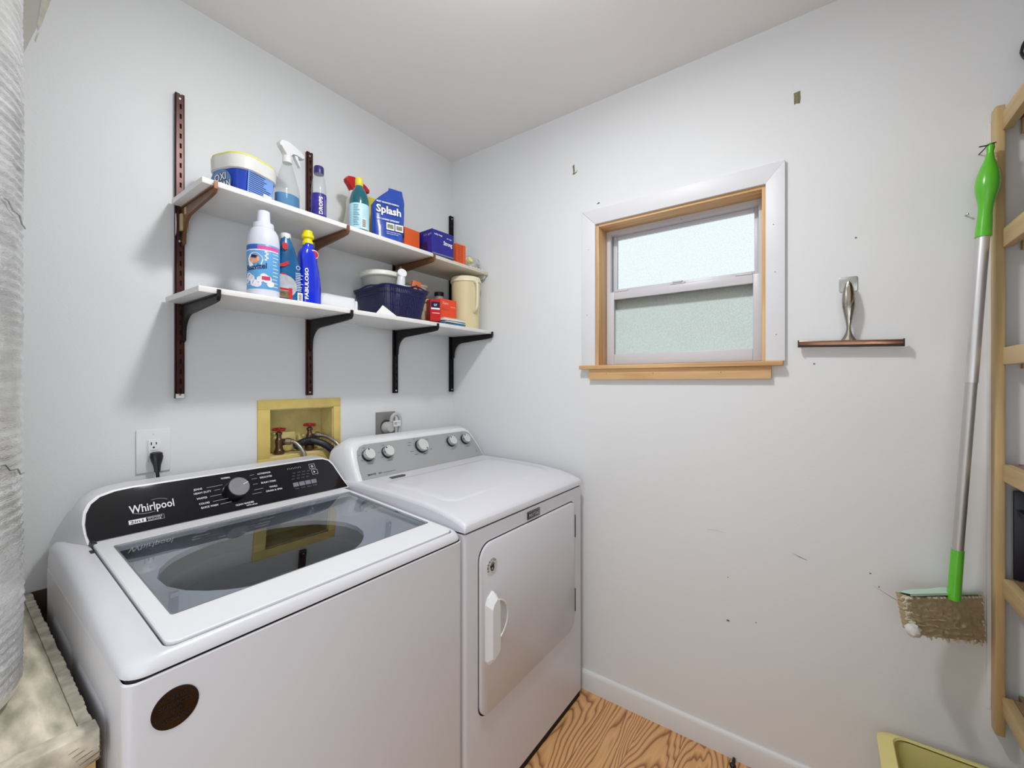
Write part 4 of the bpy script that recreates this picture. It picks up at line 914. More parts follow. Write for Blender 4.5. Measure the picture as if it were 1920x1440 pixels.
g = G(); g.add([fm(a - .018, b + .119, .0011) for a, b in [(.011 * cos(radians(q)), .0045 * sin(radians(q)) + .001 * cos(radians(3 * q))) for q in range(0, 360, 24)]], [tuple(range(15))])
g.text('Suavitel', .024, lambda a, b, d: fm(a - .014, b + .080 + a * .15, d + .0009), w=.062, bold=.02); build('lettering', g, navyp, lb, smooth=False)
g = G(); r_ = random.Random(3)
for k in range(9):
    cx, cz, q = -.045 + k * .009, .048 + .012 * sin(k * 1.3), .010 + .004 * r_.random()
    g.add([fm(cx + q * cos(2 * pi * j / 9), cz + q * .9 * sin(2 * pi * j / 9), .0005 + .00006 * k) for j in range(9)], [tuple(range(9))])
for k in range(5): g.add([fm(.014 + .004 * (k % 2) + .004 * cos(2 * pi * j / 7), .110 + k * .006 + .003 * sin(2 * pi * j / 7), .0006) for j in range(7)], [tuple(range(7))])
build('white_flowers', g, mat('flower_white', (232, 230, 240), .5, var=.12, vs=150), lb, smooth=False)
g = G(); g.quadf(fm, .004, .026, .049, .060, d=.0013, nx=2); build('price_flash', g, mat('pink_flash', (206, 56, 96), .4), lb, smooth=False)
g = G(); lines(g, fm, .034, .056, .13, 10, .011, seed=2, h=.0018); g.text('Fresca Primavera', .006, lambda a, b, d: fm(a - .022, b + .033, d), w=.04); build('small_print', g, whitep, lb, smooth=False)
g = G(); g.lathe([(.0275, .214), (.029, .216), (.028, .230), (.0195, .232), (.0185, .238), (.0175, .262), (.0165, .269), (.001, .270)], seg=30); build('cap', g, mat('cap_bluewhite', (220, 226, 240), .35), t)

t = thing('stain_remover_bottle', 'teal and navy stain remover bottle with a white cap', 'bottle', (-.989, -.215, ZL), -6)
def profile_bottle(t, prof, dep, m, name='bottle_body'):
    """prof: (z, xl, xr); section is a flattened superellipse"""
    rings = []
    for z, a, b in prof:
        cx, hx = (a + b) / 2, (b - a) / 2; q = min(1, hx / .03) ** .5
        rings.append([(cx + hx * cos(2 * pi * j / 28) / ((abs(cos(2 * pi * j / 28)) ** 3 + abs(sin(2 * pi * j / 28)) ** 3) ** (1 / 3)), dep / 2 * q * sin(2 * pi * j / 28) / ((abs(cos(2 * pi * j / 28)) ** 3 + abs(sin(2 * pi * j / 28)) ** 3) ** (1 / 3)), z) for j in range(28)])
    g = G(); g.loft(rings); return build(name, g, m, t, ang=50)
b_ = profile_bottle(t, [(0, -.036, .036), (.004, -.037, .038), (.05, -.037, .038), (.10, -.036, .037), (.125, -.034, .034), (.150, -.031, .026), (.175, -.028, .018), (.196, -.026, .010), (.203, -.022, .006), (.212, -.021, .005)], .046, mat('teal_navy_plastic', (20, 96, 150), .25, var=.35, vs=9, coat=.3))
fq = lambda x0, z0: (lambda a, b, d: (a + x0, -.0245 - d, z0 + b))
g = G(); pts = arc(-.018, .050, .036, -90, 90, 12) + [(-.037, .086), (-.037, .014)]; g.add([fq(0, 0)(a, b, .0006) for a, b in pts if a > -.06], [tuple(range(len(pts)))]); pc = build('grey_panel', g, mat('grey_picture', (176, 180, 186), .4, var=.15, vs=40), b_, smooth=False)
g = G(); g.text('2', .046, fq(-.020, .058), w=.024, bold=.04); g.quadf(fq(0, 0), -.034, -.004, .036, .043, d=.0010); build('red_print', g, mat('print_red', (196, 30, 40), .45), b_, smooth=False)
g = G(); g.text('STAIN', .014, fq(-.016, .046), w=.032, bold=.04); build('dark_lettering', g, dark_gap, b_, smooth=False)
g = G(); g.quadf(fq(0, 0), -.034, -.006, .012, .034, d=.0009); build('picture', g, mat('earth_picture', (120, 100, 66), .5, var=.6, vs=90), b_, smooth=False)
g = G(); g.quadf(fq(0, 0), -.006, .004, .008, .045, d=.0009); g.add([fq(0, 0)(a, b, .0009) for a, b in [(-.026, .190), (-.012, .188), (-.010, .172), (-.018, .165), (-.026, .172)]], [tuple(range(5))]); g.add([fq(0, 0)(a, b, .0009) for a, b in [(-.034, .118), (-.008, .132), (-.006, .122), (-.020, .112), (-.034, .110)]], [tuple(range(5))]); build('red_print', g, mat('print_red', (196, 30, 40), .45), b_, smooth=False)
g = G(); lines(g, fq(0, 0), .014, .038, .096, 11, .0056, seed=8, nx=1); g.tube([fq(.022, .115)(.006 * cos(k * pi / 6), .006 * sin(k * pi / 6), .0008) for k in range(13)], .0008, 4); g.quadf(fq(0, 0), .020, .036, .006, .034, d=.0010); build('small_print', g, whitep, b_, smooth=False)
g = G()
for k in range(6): g.quadf(fq(0, 0), .023, .033, .010 + k * .0034, .0118 + k * .0034, d=.0014)
build('barcode', g, dark_gap, b_, smooth=False)
g = G(); g.lathe([(.0155, 0), (.0160, .002), (.0155, .015), (.0145, .018), (.001, .019)], (-.008, 0, .207), 22); build('cap', g, mat('lid_white', (222, 222, 218), .4), t)

t = thing('cleaner_bottle', 'cobalt blue cleaner bottle with a bright yellow cap', 'bottle', (-.9155, -.209, ZL), -4)
b_ = profile_bottle(t, [(0, -.032, .035), (.004, -.034, .037), (.06, -.034, .037), (.10, -.033, .034), (.125, -.033, .029), (.145, -.033, .024), (.165, -.035, .024), (.180, -.033, .022), (.195, -.026, .016), (.204, -.019, .011), (.212, -.019, .011)], .052, mat('cobalt_plastic', (20, 48, 206), .12, var=.12, vs=10, coat=.6))
fq = lambda x0, z0: (lambda a, b, d: (a + x0, -.0268 - d, z0 + b))
txt(b_, 'FABULOSO', .018, lambda a, b, d: (-.020 - b * .9 + .006, -.0266 - d, .072 + a), whitep, w=.105, bold=.03)
g = G(); pts = arc(.0065, .176, .0155, 0, 360, 14)[:-1]; g.add([(a, -.0225 - .0006, b) for a, b in pts], [tuple(range(len(pts)))]); build('ring_print', g, whitep, b_, smooth=False)
g = G(); pts = arc(.0085, .176, .0125, 0, 360, 14)[:-1]; g.add([(a, -.0225 - .0010, b) for a, b in pts], [tuple(range(len(pts)))]); build('red_print', g, mat('print_red', (196, 30, 40), .45), b_, smooth=False)
g = G(); g.lathe([(.0165, 0), (.0175, .002), (.0175, .012), (.0145, .016), (.0145, .022), (.020, .026), (.020, .034), (.016, .040), (.015, .050), (.001, .052)], (-.004, 0, .207), 24); build('cap', g, mat('bright_yellow_cap', (236, 216, 20), .3), t)

t = thing('paper_pack', 'small white wrapped pack lying behind the cobalt bottle', 'pack', (-.765, -.115, ZL), -6)
g = G()
g.loft([[(a, b, 0) for a, b in rrect(-.075, .062, -.05, .05, .010, 4)], [(a, b, .02) for a, b in rrect(-.078, .066, -.053, .053, .014, 4)], [(a, b, .058 + .006 * (a > 0)) for a, b in rrect(-.074, .064, -.050, .050, .016, 4)], [(a * .9, b * .9, .066 + .004 * (a < 0)) for a, b in rrect(-.070, .060, -.046, .046, .016, 4)]])
build('wrapper', g, mat('white_wrap', (226, 228, 232), .45, var=.03, bump=.5, bs=40), t, ang=50)
g = G(); g.prism([(-.053, .012), (-.053, .05), (-.049, .055), (-.049, .008)], 'x', .058, .067); build('folded_end', g, mat('white_wrap', (226, 228, 232), .45), t)

# basket and what stands in it
navb = mat('navy_basket_plastic', (22, 24, 72), .3, var=.12, vs=14)
t = thing('plastic_basket', 'dark navy slatted plastic basket on the lower shelf', 'basket', (-.514, -.137, ZL), -3)
BW, BD, BH = .110, .126, .128
def bring(z, k=0): s_ = .80 + .20 * z / BH; return rrect(-BW * s_ - k, BW * s_ + k, -BD * s_ - k, BD * s_ + k, .030, 6, 8)
g = G(); g.loft([[(a, b, .001) for a, b in bring(0)], [(a, b, .004) for a, b in bring(0)]]); build('basket_floor', g, navb, t)
def band(g, z0, z1, k=.0016): g.loft([[(a, b, z0) for a, b in bring(z0)], [(a, b, z0) for a, b in bring(z0, k)], [(a, b, z1) for a, b in bring(z1, k)], [(a, b, z1) for a, b in bring(z1)], [(a, b, z0) for a, b in bring(z0)]], cap0=False, cap1=False)
g = G(); band(g, .001, .012); band(g, .098, .104); band(g, .050, .054, .0012); build('bands', g, navb, t)
g = G(); band(g, BH - .010, BH, .003); top_pts = [(a, b, BH + .010 * max(0, 1 - ((a - .035) / .04) ** 2) * (b < -.05) + .008 * max(0, 1 - (b / .06) ** 2) * (a < 0)) for a, b in bring(BH, .002)]
g.tube(top_pts + [top_pts[0]], .0036, 8); build('rim', g, navb, t)
g = G(); P0 = bring(0); P1 = bring(BH)
per = [];
for i in range(len(P1)):
    a, b = Vector(P1[i]), Vector(P1[(i + 1) % len(P1)]); k = max(1, round((b - a).length / .0085))
    for j in range(k): per.append((i, j / k, 1 / k))
for i, f0, df in per:
    def at(f_, z):
        A = bring(z); p = Vector(A[i]).lerp(Vector(A[(i + 1) % len(A)]), f_); return (p.x, p.y, z)
    f1 = f0 + df * .80; a = at(f0, .004); b = at(f1, .004); c = at(f1, .126); d_ = at(f0, .126)
    q = lambda p: (p[0] * .985, p[1] * .985, p[2])
    g.add([a, b, c, d_, q(a), q(b), q(c), q(d_)], [(0, 1, 2, 3), (7, 6, 5, 4), (0, 3, 7, 4), (1, 5, 6, 2)])
build('slats', g, navb, t, kind='stuff', smooth=False)
t = thing('food_container', 'translucent round container with a white lid standing in the basket', 'container', (-.540, -.100, ZL + .0045))
g = G(); g.lathe([(.050, 0), (.054, .004), (.078, .176), (.080, .180)], seg=32); build('container_body', g, clear_mat('milky_container', (.85, .85, .82), 1.4, .15, .55, (206, 206, 198)), t)
g = G(); g.lathe([(.082, .178), (.087, .182), (.087, .195), (.084, .200), (.075, .202), (.072, .198), (.001, .198)], seg=36); g.box(-.093, -.082, -.012, .012, .184, .188, bev=.001); build('lid', g, mat('lid_cream', (228, 228, 218), .4), t)
t = thing('bottle', 'white bottle with a round screw cap tilted in the basket', 'bottle', (-.538, -.206, ZL + .0065)); t.rotation_euler = (0, 0, 0)
Mx = Matrix.Translation((0, 0, 0)) @ Matrix.Rotation(radians(7), 4, 'Y')
g = G(); g.lathe([(.016, .003), (.018, .006), (.018, .155), (.016, .175), (.013, .188)], seg=24, M=Mx); build('bottle_body', g, mat('tub_white', (214, 220, 224), .35), t)
Mc = Mx @ Matrix.Translation((0, 0, .190)) @ Matrix.Rotation(radians(75), 4, 'X') @ Matrix.Rotation(radians(-25), 4, 'Y')
g = G(); g.lathe([(.0175, 0), (.0195, .003), (.0195, .018), (.017, .021), (.001, .021)], (0, 0, -.008), 26, M=Mc); build('cap', g, white_pl, t)
t = thing('carton', 'orange and black striped packet sticking out of the basket', 'box', (-.466, -.190, ZL + .0065), -20)
Mx = Matrix.Rotation(radians(12), 4, 'Y')
g = G(); g.box(-.020, .020, -.012, .012, .006, .176, bev=.003, M=Mx); b_ = build('carton', g, mat('rust_orange', (196, 96, 52), .45, var=.15, vs=40), t)
g = G(); g.box(-.0205, .0205, -.0125, .0125, .120, .140, M=Mx); g.box(-.004, .004, -.0126, .0126, .140, .158, M=Mx); build('dark_band', g, mat('dark_brown', (46, 26, 26), .5), b_)
t = thing('packet', 'white packet with a round yellow mark leaning at the front of the basket', 'packet', (-.492, -.226, ZL + .0065), -5); t.rotation_euler = (radians(5), 0, radians(-3))
g = G(); g.box(-.040, .038, -.006, .006, .002, .138, bev=.004, M=Matrix.Rotation(radians(-5), 4, 'Y')); b_ = build('packet_body', g, mat('packet_white', (214, 222, 232), .4, var=.15, vs=50), t)
g = G(); g.lathe([(.0003, 0), (.014, 0), (.014, .0006), (.0003, .0006)], (0, 0, 0), 20, M=Matrix.Translation((.018, -.0062, .120)) @ Matrix.Rotation(radians(90), 4, 'X')); build('yellow_mark', g, mat('print_amber', (222, 164, 40), .4, var=.2, vs=80), b_)
g = G(); g.quadf(lambda a, b, d: (a, -.0061 - d, b), -.004, .036, .106, .134, d=.0001); build('dark_field', g, dark_gap, b_, smooth=False)
# folded paper hanging over the front edge
g = G(); V = [(-.700, -.262, ZL + .0006), (-.610, -.262, ZL + .0006), (-.700, -.2885, ZL + .0006), (-.610, -.2885, ZL + .0006), (-.655, -.2885, ZL - .0), (-.655, -.289, ZL + .034)]
g.add([(-.698, -.284, ZL + .0004), (-.604, -.284, ZL + .0004), (-.660, -.272, ZL + .036), (-.655, -.230, ZL + .0004), (-.698, -.2838, ZL + .0012), (-.604, -.2838, ZL + .0012)], [(0, 1, 2), (0, 2, 3), (1, 3, 2), (0, 3, 1)])
solo('folded_paper', g, mat('paper_white', (232, 232, 232), .7), 'small folded white paper at the shelf edge below the basket', 'paper', (-.655, -.27, ZL), smooth=False)

carton('carton', 'flame orange carton standing on the notepads beside the pitcher', 'box', (-.245, -.190, ZL + .0345), -4, .098, .05, .094, mat('flame_card', (232, 76, 40), .5, var=.04),
       [('t', 'f', ('Ziploc', -.020, .070, .014, .036), mat('print_pale_orange', (250, 190, 170), .5)), ('t', 'f', ('Sandwich', .026, .058, .008, .03), mat('print_pale_orange', (250, 190, 170), .5)), ('q', 'f', (-.044, -.018, .050, .0515), mat('print_dark_orange', (170, 54, 22), .5)), ('q', 'f', (-.044, .0, .044, .0452), mat('print_dark_orange', (170, 54, 22), .5))])
carton('carton', 'small red carton with a navy label beside the basket', 'box', (-.336, -.207, ZL + .0155), -24, .048, .055, .098, mat('red_card', (190, 32, 36), .45, var=.08),
       [('q', 'f', (-.020, .020, .060, .086), mat('navy_label_box', (24, 26, 66), .4)), ('q', 'f', (-.020, .020, .052, .059), whitep), ('t', 'f', ('QT', 0, .068, .012, .016), whitep), ('q', 'f', (-.015, .02, .034, .0365), whitep)])
t = thing('tube', 'yellow-green and blue tube lying under the red carton', 'tube', (-.343, -.215, ZL))
g = G(); M = Matrix.Translation((-.062, 0, .0075)) @ Matrix.Rotation(radians(90), 4, 'Y'); g.lathe([(.001, 0), (.0072, .001), (.0072, .075), (.001, .076)], seg=16, M=M); build('tube_body', g, mat('olive_tube', (170, 176, 70), .4, var=.1), t)
g = G(); g.lathe([(.001, .074), (.0075, .075), (.0075, .105), (.005, .110), (.001, .111)], seg=16, M=M); build('cap', g, mat('sky_cap', (60, 166, 206), .35), t)
for i, (z0, z1, col, dx, rz, lab, wd) in enumerate([(0, .0125, (60, 110, 150), -.008, -3, 'blue notepad lying flat under the flame orange carton, lowest of the stack', .144), (.0127, .0225, (40, 42, 48), -.004, 2, 'black-edged notepad in the middle of the flat stack', .128), (.0227, .034, (222, 220, 214), -.006, -2, 'white notepad on top of the flat stack under the orange carton', .140)]):
    t = thing('notepad', lab, 'notepad', (-.243 + dx, -.205, ZL + z0), rz, 'notepads under the orange carton')
    h = z1 - z0; g = G(); g.box(-wd / 2, wd / 2, -.058, .05, 0, .0015).box(-wd / 2, wd / 2, -.058, .05, h - .0015, h); build('covers', g, mat(f'notepad_{i}', col, .5), t)
    g = G(); g.box(-wd / 2 + .002, wd / 2 - .002, -.056, .048, .0015, h - .0015); build('pages', g, mat(f'pages_{i}', (232, 230, 224) if i != 0 else (70, 130, 170), .8, var=.08, vs=200, stretch=(.1, .1, 8)), t)
t = thing('jar', 'small dark-lidded jar behind the flame orange carton', 'jar', (-.172, -.075, ZL + .0))
g = G(); g.lathe([(.022, 0), (.024, .003), (.024, .165), (.020, .175)], seg=22); build('jar_body', g, mat('jar_grey', (176, 170, 168), .4), t)
g = G(); g.lathe([(.021, .172), (.0235, .174), (.0235, .192), (.001, .193)], seg=22); build('lid', g, mat('jar_lid', (40, 34, 40), .4), t)
# beige tubs behind the basket
t = thing('plastic_tub', 'beige plastic tub at the back of the lower shelf, right of the basket', 'tub', (-.316, -.085, ZL))
g = G(); g.loft([[(a, b, z) for a, b in rrect(-x, x, -.045, .045, .014, 5)] for x, z in ((.062, 0), (.066, .003), (.072, .118))]); build('tub_body', g, mat('beige_tub', (206, 198, 166), .5, var=.05), t)
g = G(); g.loft([[(a, b, z) for a, b in rrect(-x, x, -x * .68, x * .68, .016, 5)] for x, z in ((.076, .116), (.0775, .119), (.0775, .128), (.072, .132))]); build('lid', g, mat('beige_lid', (218, 210, 180), .5), t)
g = G()
t2 = thing('plastic_tub', 'smaller beige tub stacked at the back of the lower shelf', 'tub', (-.345, -.085, ZL + .1325))
g = G(); g.loft([[(a, b, z) for a, b in rrect(-x, x, -.04, .04, .012, 5)] for x, z in ((.040, 0), (.043, .003), (.050, .055))]); build('tub_body', g, mat('beige_tub', (206, 198, 166), .5), t2)
g = G(); g.loft([[(a, b, z) for a, b in rrect(-x, x, -x * .85, x * .85, .014, 5)] for x, z in ((.052, .053), (.053, .056), (.053, .062), (.048, .065))]); build('lid', g, mat('beige_lid', (218, 210, 180), .5), t2)
# pitcher
t = thing('pitcher', 'tall cream plastic pitcher at the right end of the lower shelf', 'pitcher', (-.103, -.194, ZL), -30)
cream = mat('cream_pitcher', (222, 208, 166), .35, var=.03, coat=.1)
g = G(); g.lathe([(.060, 0), (.066, .003), (.067, .010), (.071, .20), (.072, .236)], seg=36, sy=.95); build('pitcher_body', g, cream, t)
g = G(); g.lathe([(.073, .232), (.0775, .234), (.0775, .242), (.075, .246), (.071, .258), (.065, .260), (.001, .258)], seg=36, sy=.95); build('lid', g, mat('cream_lid', (232, 226, 196), .4), t)
g = G(); pa = bez([(.022, -.062, .230), (.026, -.086, .224), (.028, -.092, .20), (.028, -.090, .13), (.026, -.084, .10), (.020, -.062, .085)], 8); g.tube(pa, .0068, 10); build('handle', g, mat('cream_lid', (232, 226, 196), .4), t)

# ------------------------------------------------------------------ squeegee on the window wall
t = thing('adhesive_hook', 'square chrome adhesive hook on the window wall', 'hook', (0, -1.698, 1.63), world=True)
g = G(); g.prism(rrect(-1.7205, -1.6745, 1.612, 1.658, .005, 4), 'x', -.0025, 0, bev=.0006); build('plate', g, mat('brushed_plate', (176, 176, 172), .3, metal=.85, var=.06), t)
g = G(); g.tube(bez([(-.002, -1.697, 1.640), (-.010, -1.697, 1.634), (-.016, -1.697, 1.622), (-.026, -1.697, 1.616), (-.033, -1.697, 1.624), (-.032, -1.697, 1.634)], 6), .0036, 10); build('hook_arm', g, chrome, t)
t = thing('squeegee', 'chrome shower squeegee hanging from the adhesive hook', 'squeegee', (-.025, -1.697, 1.45), world=True)
g = G(); pr = [(1.638, .0035, .004), (1.632, .008, .005), (1.618, .012, .006), (1.600, .0150, .008), (1.580, .0165, .010), (1.560, .0160, .010), (1.540, .0125, .009), (1.520, .0088, .008), (1.502, .0060, .007), (1.490, .0060, .006), (1.478, .009, .006), (1.466, .015, .005), (1.456, .022, .004)]
g.loft([[(-.024 - (.006 if z > 1.6 else 0) * (z - 1.6) / .04 - hx * cos(2 * pi * j / 20) - .012 * sin(pi * (1.64 - z) / .19), -1.697 + hy * sin(2 * pi * j / 20), z) for j in range(20)] for z, hy, hx in pr]); build('handle', g, mat('squeegee_chrome', (176, 170, 160), .16, metal=1, var=.05), t, ang=60)
g = G(); g.box(-.034, -.018, -1.822, -1.570, 1.444, 1.459, bev=.002); g.bm.verts.ensure_lookup_table()
for v in g.bm.verts: v.co.z += (v.co.y + 1.696) * .035
build('blade_holder', g, mat('warm_chrome', (150, 112, 92), .22, metal=.9, var=.15, vs=20), t)
g = G(); g.box(-.029, -.023, -1.824, -1.568, 1.4385, 1.4455); g.box(-.035, -.017, -1.8235, -1.8205, 1.440, 1.461); g.box(-.035, -.017, -1.5715, -1.5685, 1.440, 1.461)
for v in g.bm.verts: v.co.z += (v.co.y + 1.696) * .035
build('rubber_blade', g, black_pl, t)

# ------------------------------------------------------------------ wooden wall shelving at the right edge
sh = thing('wooden_shelving', 'pale wooden shelving unit standing off the floor at the right', 'shelving', (-.75, -2.2, .46), world=True)
lp = wood('pale_pine_z', (206, 180, 132), (176, 146, 98), 'z', sc=10); lpx = wood('pale_pine_x', (212, 186, 138), (182, 150, 102), 'x', sc=10)
g = G(); g.box(-.036, -.002, -2.0165, -1.998, .405, 2.055, bev=.003); build('post', g, lp, sh)
g = G(); g.prism([(-.001, .45), (-.001, 2.03), (-.0045, 2.02), (-.003, 1.85), (-.006, 1.75), (-.0035, 1.6), (-.005, 1.2), (-.004, .9), (-.006, .7), (-.004, .5)], 'y', -1.9978, -1.990); build('paint_smear', g, melamine, sh)
g = G(); g.box(-1.50, -1.46, -2.0165, -1.998, .405, 2.055, bev=.003); build('post', g, lp, sh)
for z0, z1 in ((1.986, 2.034), (1.680, 1.730), (1.376, 1.421), (1.073, 1.117), (.774, .820), (.464, .512)):
    g = G(); g.box(-1.46, -.0365, -2.030, -2.010, z0, z1, bev=.0025); build('rail', g, lpx, sh)
    g = G(); g.box(-1.48, -.004, -2.390, -2.0465, z1 - .018, z1 - .001, bev=.001); g.box(-1.48, -.037, -2.046, -2.0305, z1 - .018, z1 - .001); build('shelf_board', g, wood('shelf_board_dark', (150, 120, 88), (120, 92, 64), 'x', sc=8), sh)
    g = G(); g.box(-.020, -.004, -2.385, -2.05, z1 - .055, z1 - .019); build('cleat', g, lpx, sh)
# black crate on the shelf
bk = mat('charcoal_plastic', (32, 34, 44), .35, var=.12)
t = thing('storage_crate', 'charcoal plastic crate on the shelving unit, at the right edge', 'crate', (-.24, -2.20, .819), world=True)
def cr(x0, x1, y0, y1, z): return [(a, b, z) for a, b in rrect(x0, x1, y0, y1, .02, 4)]
g = G(); g.loft([cr(-.38, -.075, -2.33, -2.060, .8205), cr(-.400, -.050, -2.345, -2.042, .995), cr(-.396, -.054, -2.341, -2.046, .995), cr(-.377, -.078, -2.327, -2.063, .825)], cap0=True, cap1=True); build('crate_body', g, bk, t)
g = G(); g.loft([cr(-.400, -.050, -2.345, -2.042, .985), cr(-.408, -.040, -2.355, -2.033, .990), cr(-.408, -.040, -2.355, -2.033, 1.004), cr(-.397, -.053, -2.342, -2.045, 1.004)], cap0=False, cap1=False); build('crate_rim', g, bk, t)
g = G(); g.box(-.034, -.026, -2.36, -2.031, .8195, 1.050, bev=.002)
solo('crate_lid', g, mat('dark_navy_lid', (26, 28, 44), .35), 'dark crate lid standing on edge against the wall behind the post', 'lid', (-.026, -2.2, .8195))
# black cord loop above the shelving
g = G(); pts = [(-.010 - .004 * sin(k), -2.072 + .022 * cos(2 * pi * k / 16), 2.190 + .034 * sin(2 * pi * k / 16)) for k in range(17)]; g.tube(bez(pts, 3), .0034, 8); g.tube([(0, -2.070, 2.224), (-.02, -2.070, 2.226)], .002, 6)
solo('cord_loop', g, black_pl, 'small black cord loop hanging on the wall above the shelving', 'cord', (0, -2.07, 2.19))

# ------------------------------------------------------------------ flat mop hanging upside down on the wall
grn = mat('lime_green_plastic', (98, 196, 52), .25, var=.08, coat=.3)
mt = thing('flat_mop', 'green-handled flat mop with aluminium pole hanging on the window wall', 'mop', (-.045, -1.95, .65), world=True)
A, B = Vector((-.064, -1.984, 1.948)), Vector((-.080, -1.914, .762)); AX = (B - A).normalized()
def ml(tv): return tuple(A.lerp(B, tv))
g = G(); zz = [(0, .0065), (.010, .008), (.022, .0065), (.040, .0095), (.060, .016), (.080, .021), (.100, .0235), (.118, .0225), (.140, .0180), (.158, .0145), (.175, .0135), (.205, .0150), (.240, .0160)]
T_ = (A - B).length; g.tube([tuple(A + AX * a) for a, r in zz], [r for a, r in zz], 20); build('grip', g, grn, mt, label='bulging lime green grip')
g = G(); g.tube([tuple(A + AX * .236), tuple(A + AX * .62)], .0128, 18); build('upper_pole', g, mat('aluminium_pole', (214, 214, 216), .42, metal=.75, var=.04), mt)
g = G(); g.tube([tuple(A + AX * .61), tuple(A + AX * (T_ - .12))], .0116, 18); build('lower_pole', g, mat('aluminium_pole2', (196, 194, 192), .45, metal=.7, var=.04), mt)
g = G(); g.tube([tuple(A + AX * (T_ - .125)), tuple(A + AX * (T_ + .008))], [.0130, .0140], 18); build('socket', g, grn, mt)
# head plate
c00, c10, c01, c11 = Vector((-.150, -1.815, .757)), Vector((-.022, -1.978, .757)), Vector((-.140, -1.830, .660)), Vector((-.016, -1.985, .632))
g = G(); U = (c10 - c00).normalized(); W_ = (c01 - c00).normalized(); NN = U.cross(W_).normalized()
if NN.dot(Vector((-1.68, -1.627, 1.33)) - c00) < 0: NN = -NN
back_ = -NN
def rag(tu, tv, d): 
    p = c00.lerp(c10, tu).lerp(c01.lerp(c11, tu), tv); return p - NN * d
g = G(); top_ = [rag(.02 + .96 * k / 12, -.02, .028 + .004 * sin(k)) + Vector((0, 0, .010 * sin(pi * k / 12))) for k in range(13)]; bot_ = [rag(.02 + .96 * k / 12, .12, .030) for k in range(13)]; fr = [rag(.02 + .96 * k / 12, -.06, -.004) for k in range(13)]
g.loft([[tuple(p) for p in fr], [tuple(p + Vector((0, 0, .006))) for p in fr], [tuple(p) for p in top_], [tuple(p) for p in bot_]], close=False, cap0=False, cap1=False)
build('head_plate', g, mat('mint_plastic', (190, 220, 200), .35, var=.04), mt)
# pad: tufted mop cloth
g = G(); nu, nv = 44, 30; rows = []
for sgn, dd_ in ((0, 0.0), (1, .034)):
    rows.append([[tuple(rag(u / nu + .018 * noise.noise(Vector((v * .9, u * .2, 3))) * (1 if u in (0, nu) else 0), v / nv, dd_ + (-1 if sgn == 0 else 1) * (.0035 * noise.noise(Vector((u * .55, v * .8, 1))) + .0028 * sin(v * 1.5 + 6 * noise.noise(Vector((u * .1, v * .25, 7)))) * .5))) for u in range(nu + 1)] for v in range(nv + 1)])
f_, b2 = rows
g.loft([b2[v] for v in range(nv, -1, -1)] + [f_[v] for v in range(nv + 1)] + [b2[nv]], close=False, cap0=False, cap1=False)
for e in (0, nu): g.loft([[f_[v][e] for v in range(nv + 1)], [b2[v][e] for v in range(nv + 1)]], close=False, cap0=False, cap1=False)
build('mop_pad', g, mat('worn_mop_cloth', (182, 166, 132), .9, var=.10, vs=30, bump=.5, bs=120), mt, ang=80, label='worn beige cloth pad')
g = G(); r_ = random.Random(5)
for k in range(130):
    side = k % 4; tt = r_.random()
    if side == 0: p = rag(0, tt, .012 * r_.random()); d_ = -U
    elif side == 1: p = rag(1, tt, .012 * r_.random()); d_ = U * .6
    elif side == 2: p = rag(tt, 1, .02 * r_.random()); d_ = W_
    else: p = rag(tt, 0, .0); d_ = -W_ * .4 + NN * .5
    d_ = d_ + Vector((r_.uniform(-.3, .3),) * 3); q = p + d_ * .008; g.tube([tuple(p - d_ * .006), tuple(p + d_ * .003 + Vector((0, 0, -.001))), tuple(q + Vector((0, 0, -.002)))], [.0035, .0034, .0016], 6)
build('fringe', g, mat('mop_fringe_pale', (206, 198, 178), .9, var=.06), mt, kind='stuff')
g = G(); crumple(g, (-.145, -1.826, .672), .017, (1, 1, 1), 60, 16, 10, .3); build('cloth_tab', g, mat('tab_white', (214, 216, 212), .8, bump=.5), mt)
g = G(); g.tube([(-.001, -1.976, 1.950), (-.040, -1.978, 1.947), (-.068, -1.976, 1.944), (-.070, -1.962, 1.944)], .0016, 6); g.tube([(-.068, -1.976, 1.944), (-.072, -1.992, 1.946)], .0016, 6)
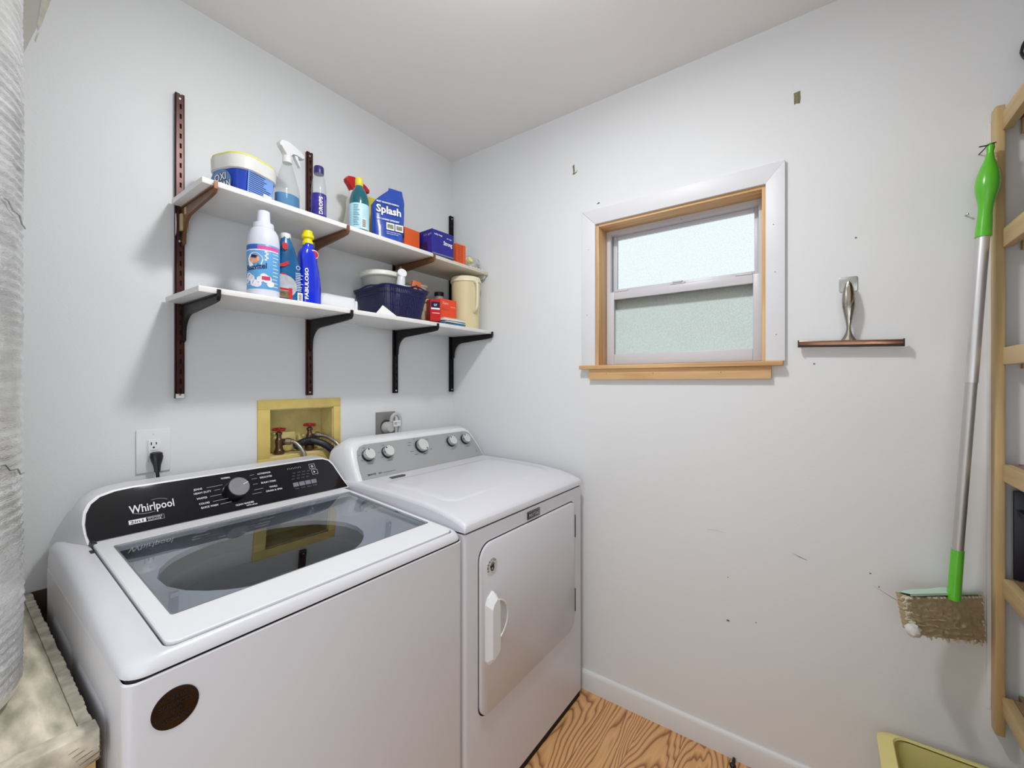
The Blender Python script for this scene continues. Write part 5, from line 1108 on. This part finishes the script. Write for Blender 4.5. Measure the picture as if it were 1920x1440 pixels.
solo('nail', g, mat('nail_steel', (60, 56, 54), .4, metal=.8), 'dark bent nail holding the mop grip', 'nail', (0, -1.96, 1.962))
g = G(); g.tube([(0, -1.950, 1.790), (-.014, -1.952, 1.789)], .0018, 6); g.ball((-.0145, -1.952, 1.789), .003, u=8, v=6)
solo('nail', g, chrome, 'small bright nail in the wall left of the mop grip', 'nail', (0, -1.95, 1.79))

# ------------------------------------------------------------------ yellow bin on the floor
yb_ = mat('butter_yellow_plastic', (228, 218, 142), .4, var=.04)
t = thing('storage_bin', 'butter yellow plastic bin on the floor below the mop', 'bin', (-.21, -2.07, 0), world=True)
ZB = .310
def br(k, z, r=.035): return [(a, b, z) for a, b in rrect(-.375 - k, -.045 + k, -2.355 - k, -1.795 + k, r, 6, 3)]
g = G(); g.loft([br(-.035, .001), br(-.030, .004), br(0, ZB - .045), br(.002, ZB - .040), br(.004, ZB - .006), br(.001, ZB - .006), br(-.003, ZB - .04), br(-.033, .006)]); build('bin_body', g, yb_, t)
def br2(k, z, e=0): return [(a, b + (e if b > -2.0 else 0), z - (.004 if b > -1.83 and e > 0 else 0)) for a, b in rrect(-.375 - k, -.045 + k, -2.355 - k, -1.795 + k, .035, 6, 3)]
g = G(); g.loft([br(.002, ZB - .012), br2(.014, ZB - .010, .016), br2(.016, ZB - .002, .020), br2(.012, ZB + .003, .014), br2(.002, ZB + .004, 0), br(-.001, ZB - .001)], cap0=False, cap1=False); build('rim', g, yb_, t)
g = G(); g.box(-.30, -.12, -1.790, -1.760, ZB - .030, ZB - .012, bev=.006); build('grip_lip', g, yb_, t)

# small black clip on the floor by the baseboard
t = thing('cord_clip', 'small black plastic piece on the floor against the baseboard', 'clip', (-.035, -1.385, 0), world=True)
g = G(); g.ball((-.048, -1.382, .007), .010, (1.0, 1.1, .7), 14, 8); g.box(-.044, -.014, -1.387, -1.377, .001, .011, bev=.003, M=None); build('clip_body', g, black_pl, t)
for o in list(bpy.data.objects):
    if '_o' in o: del o['_o']
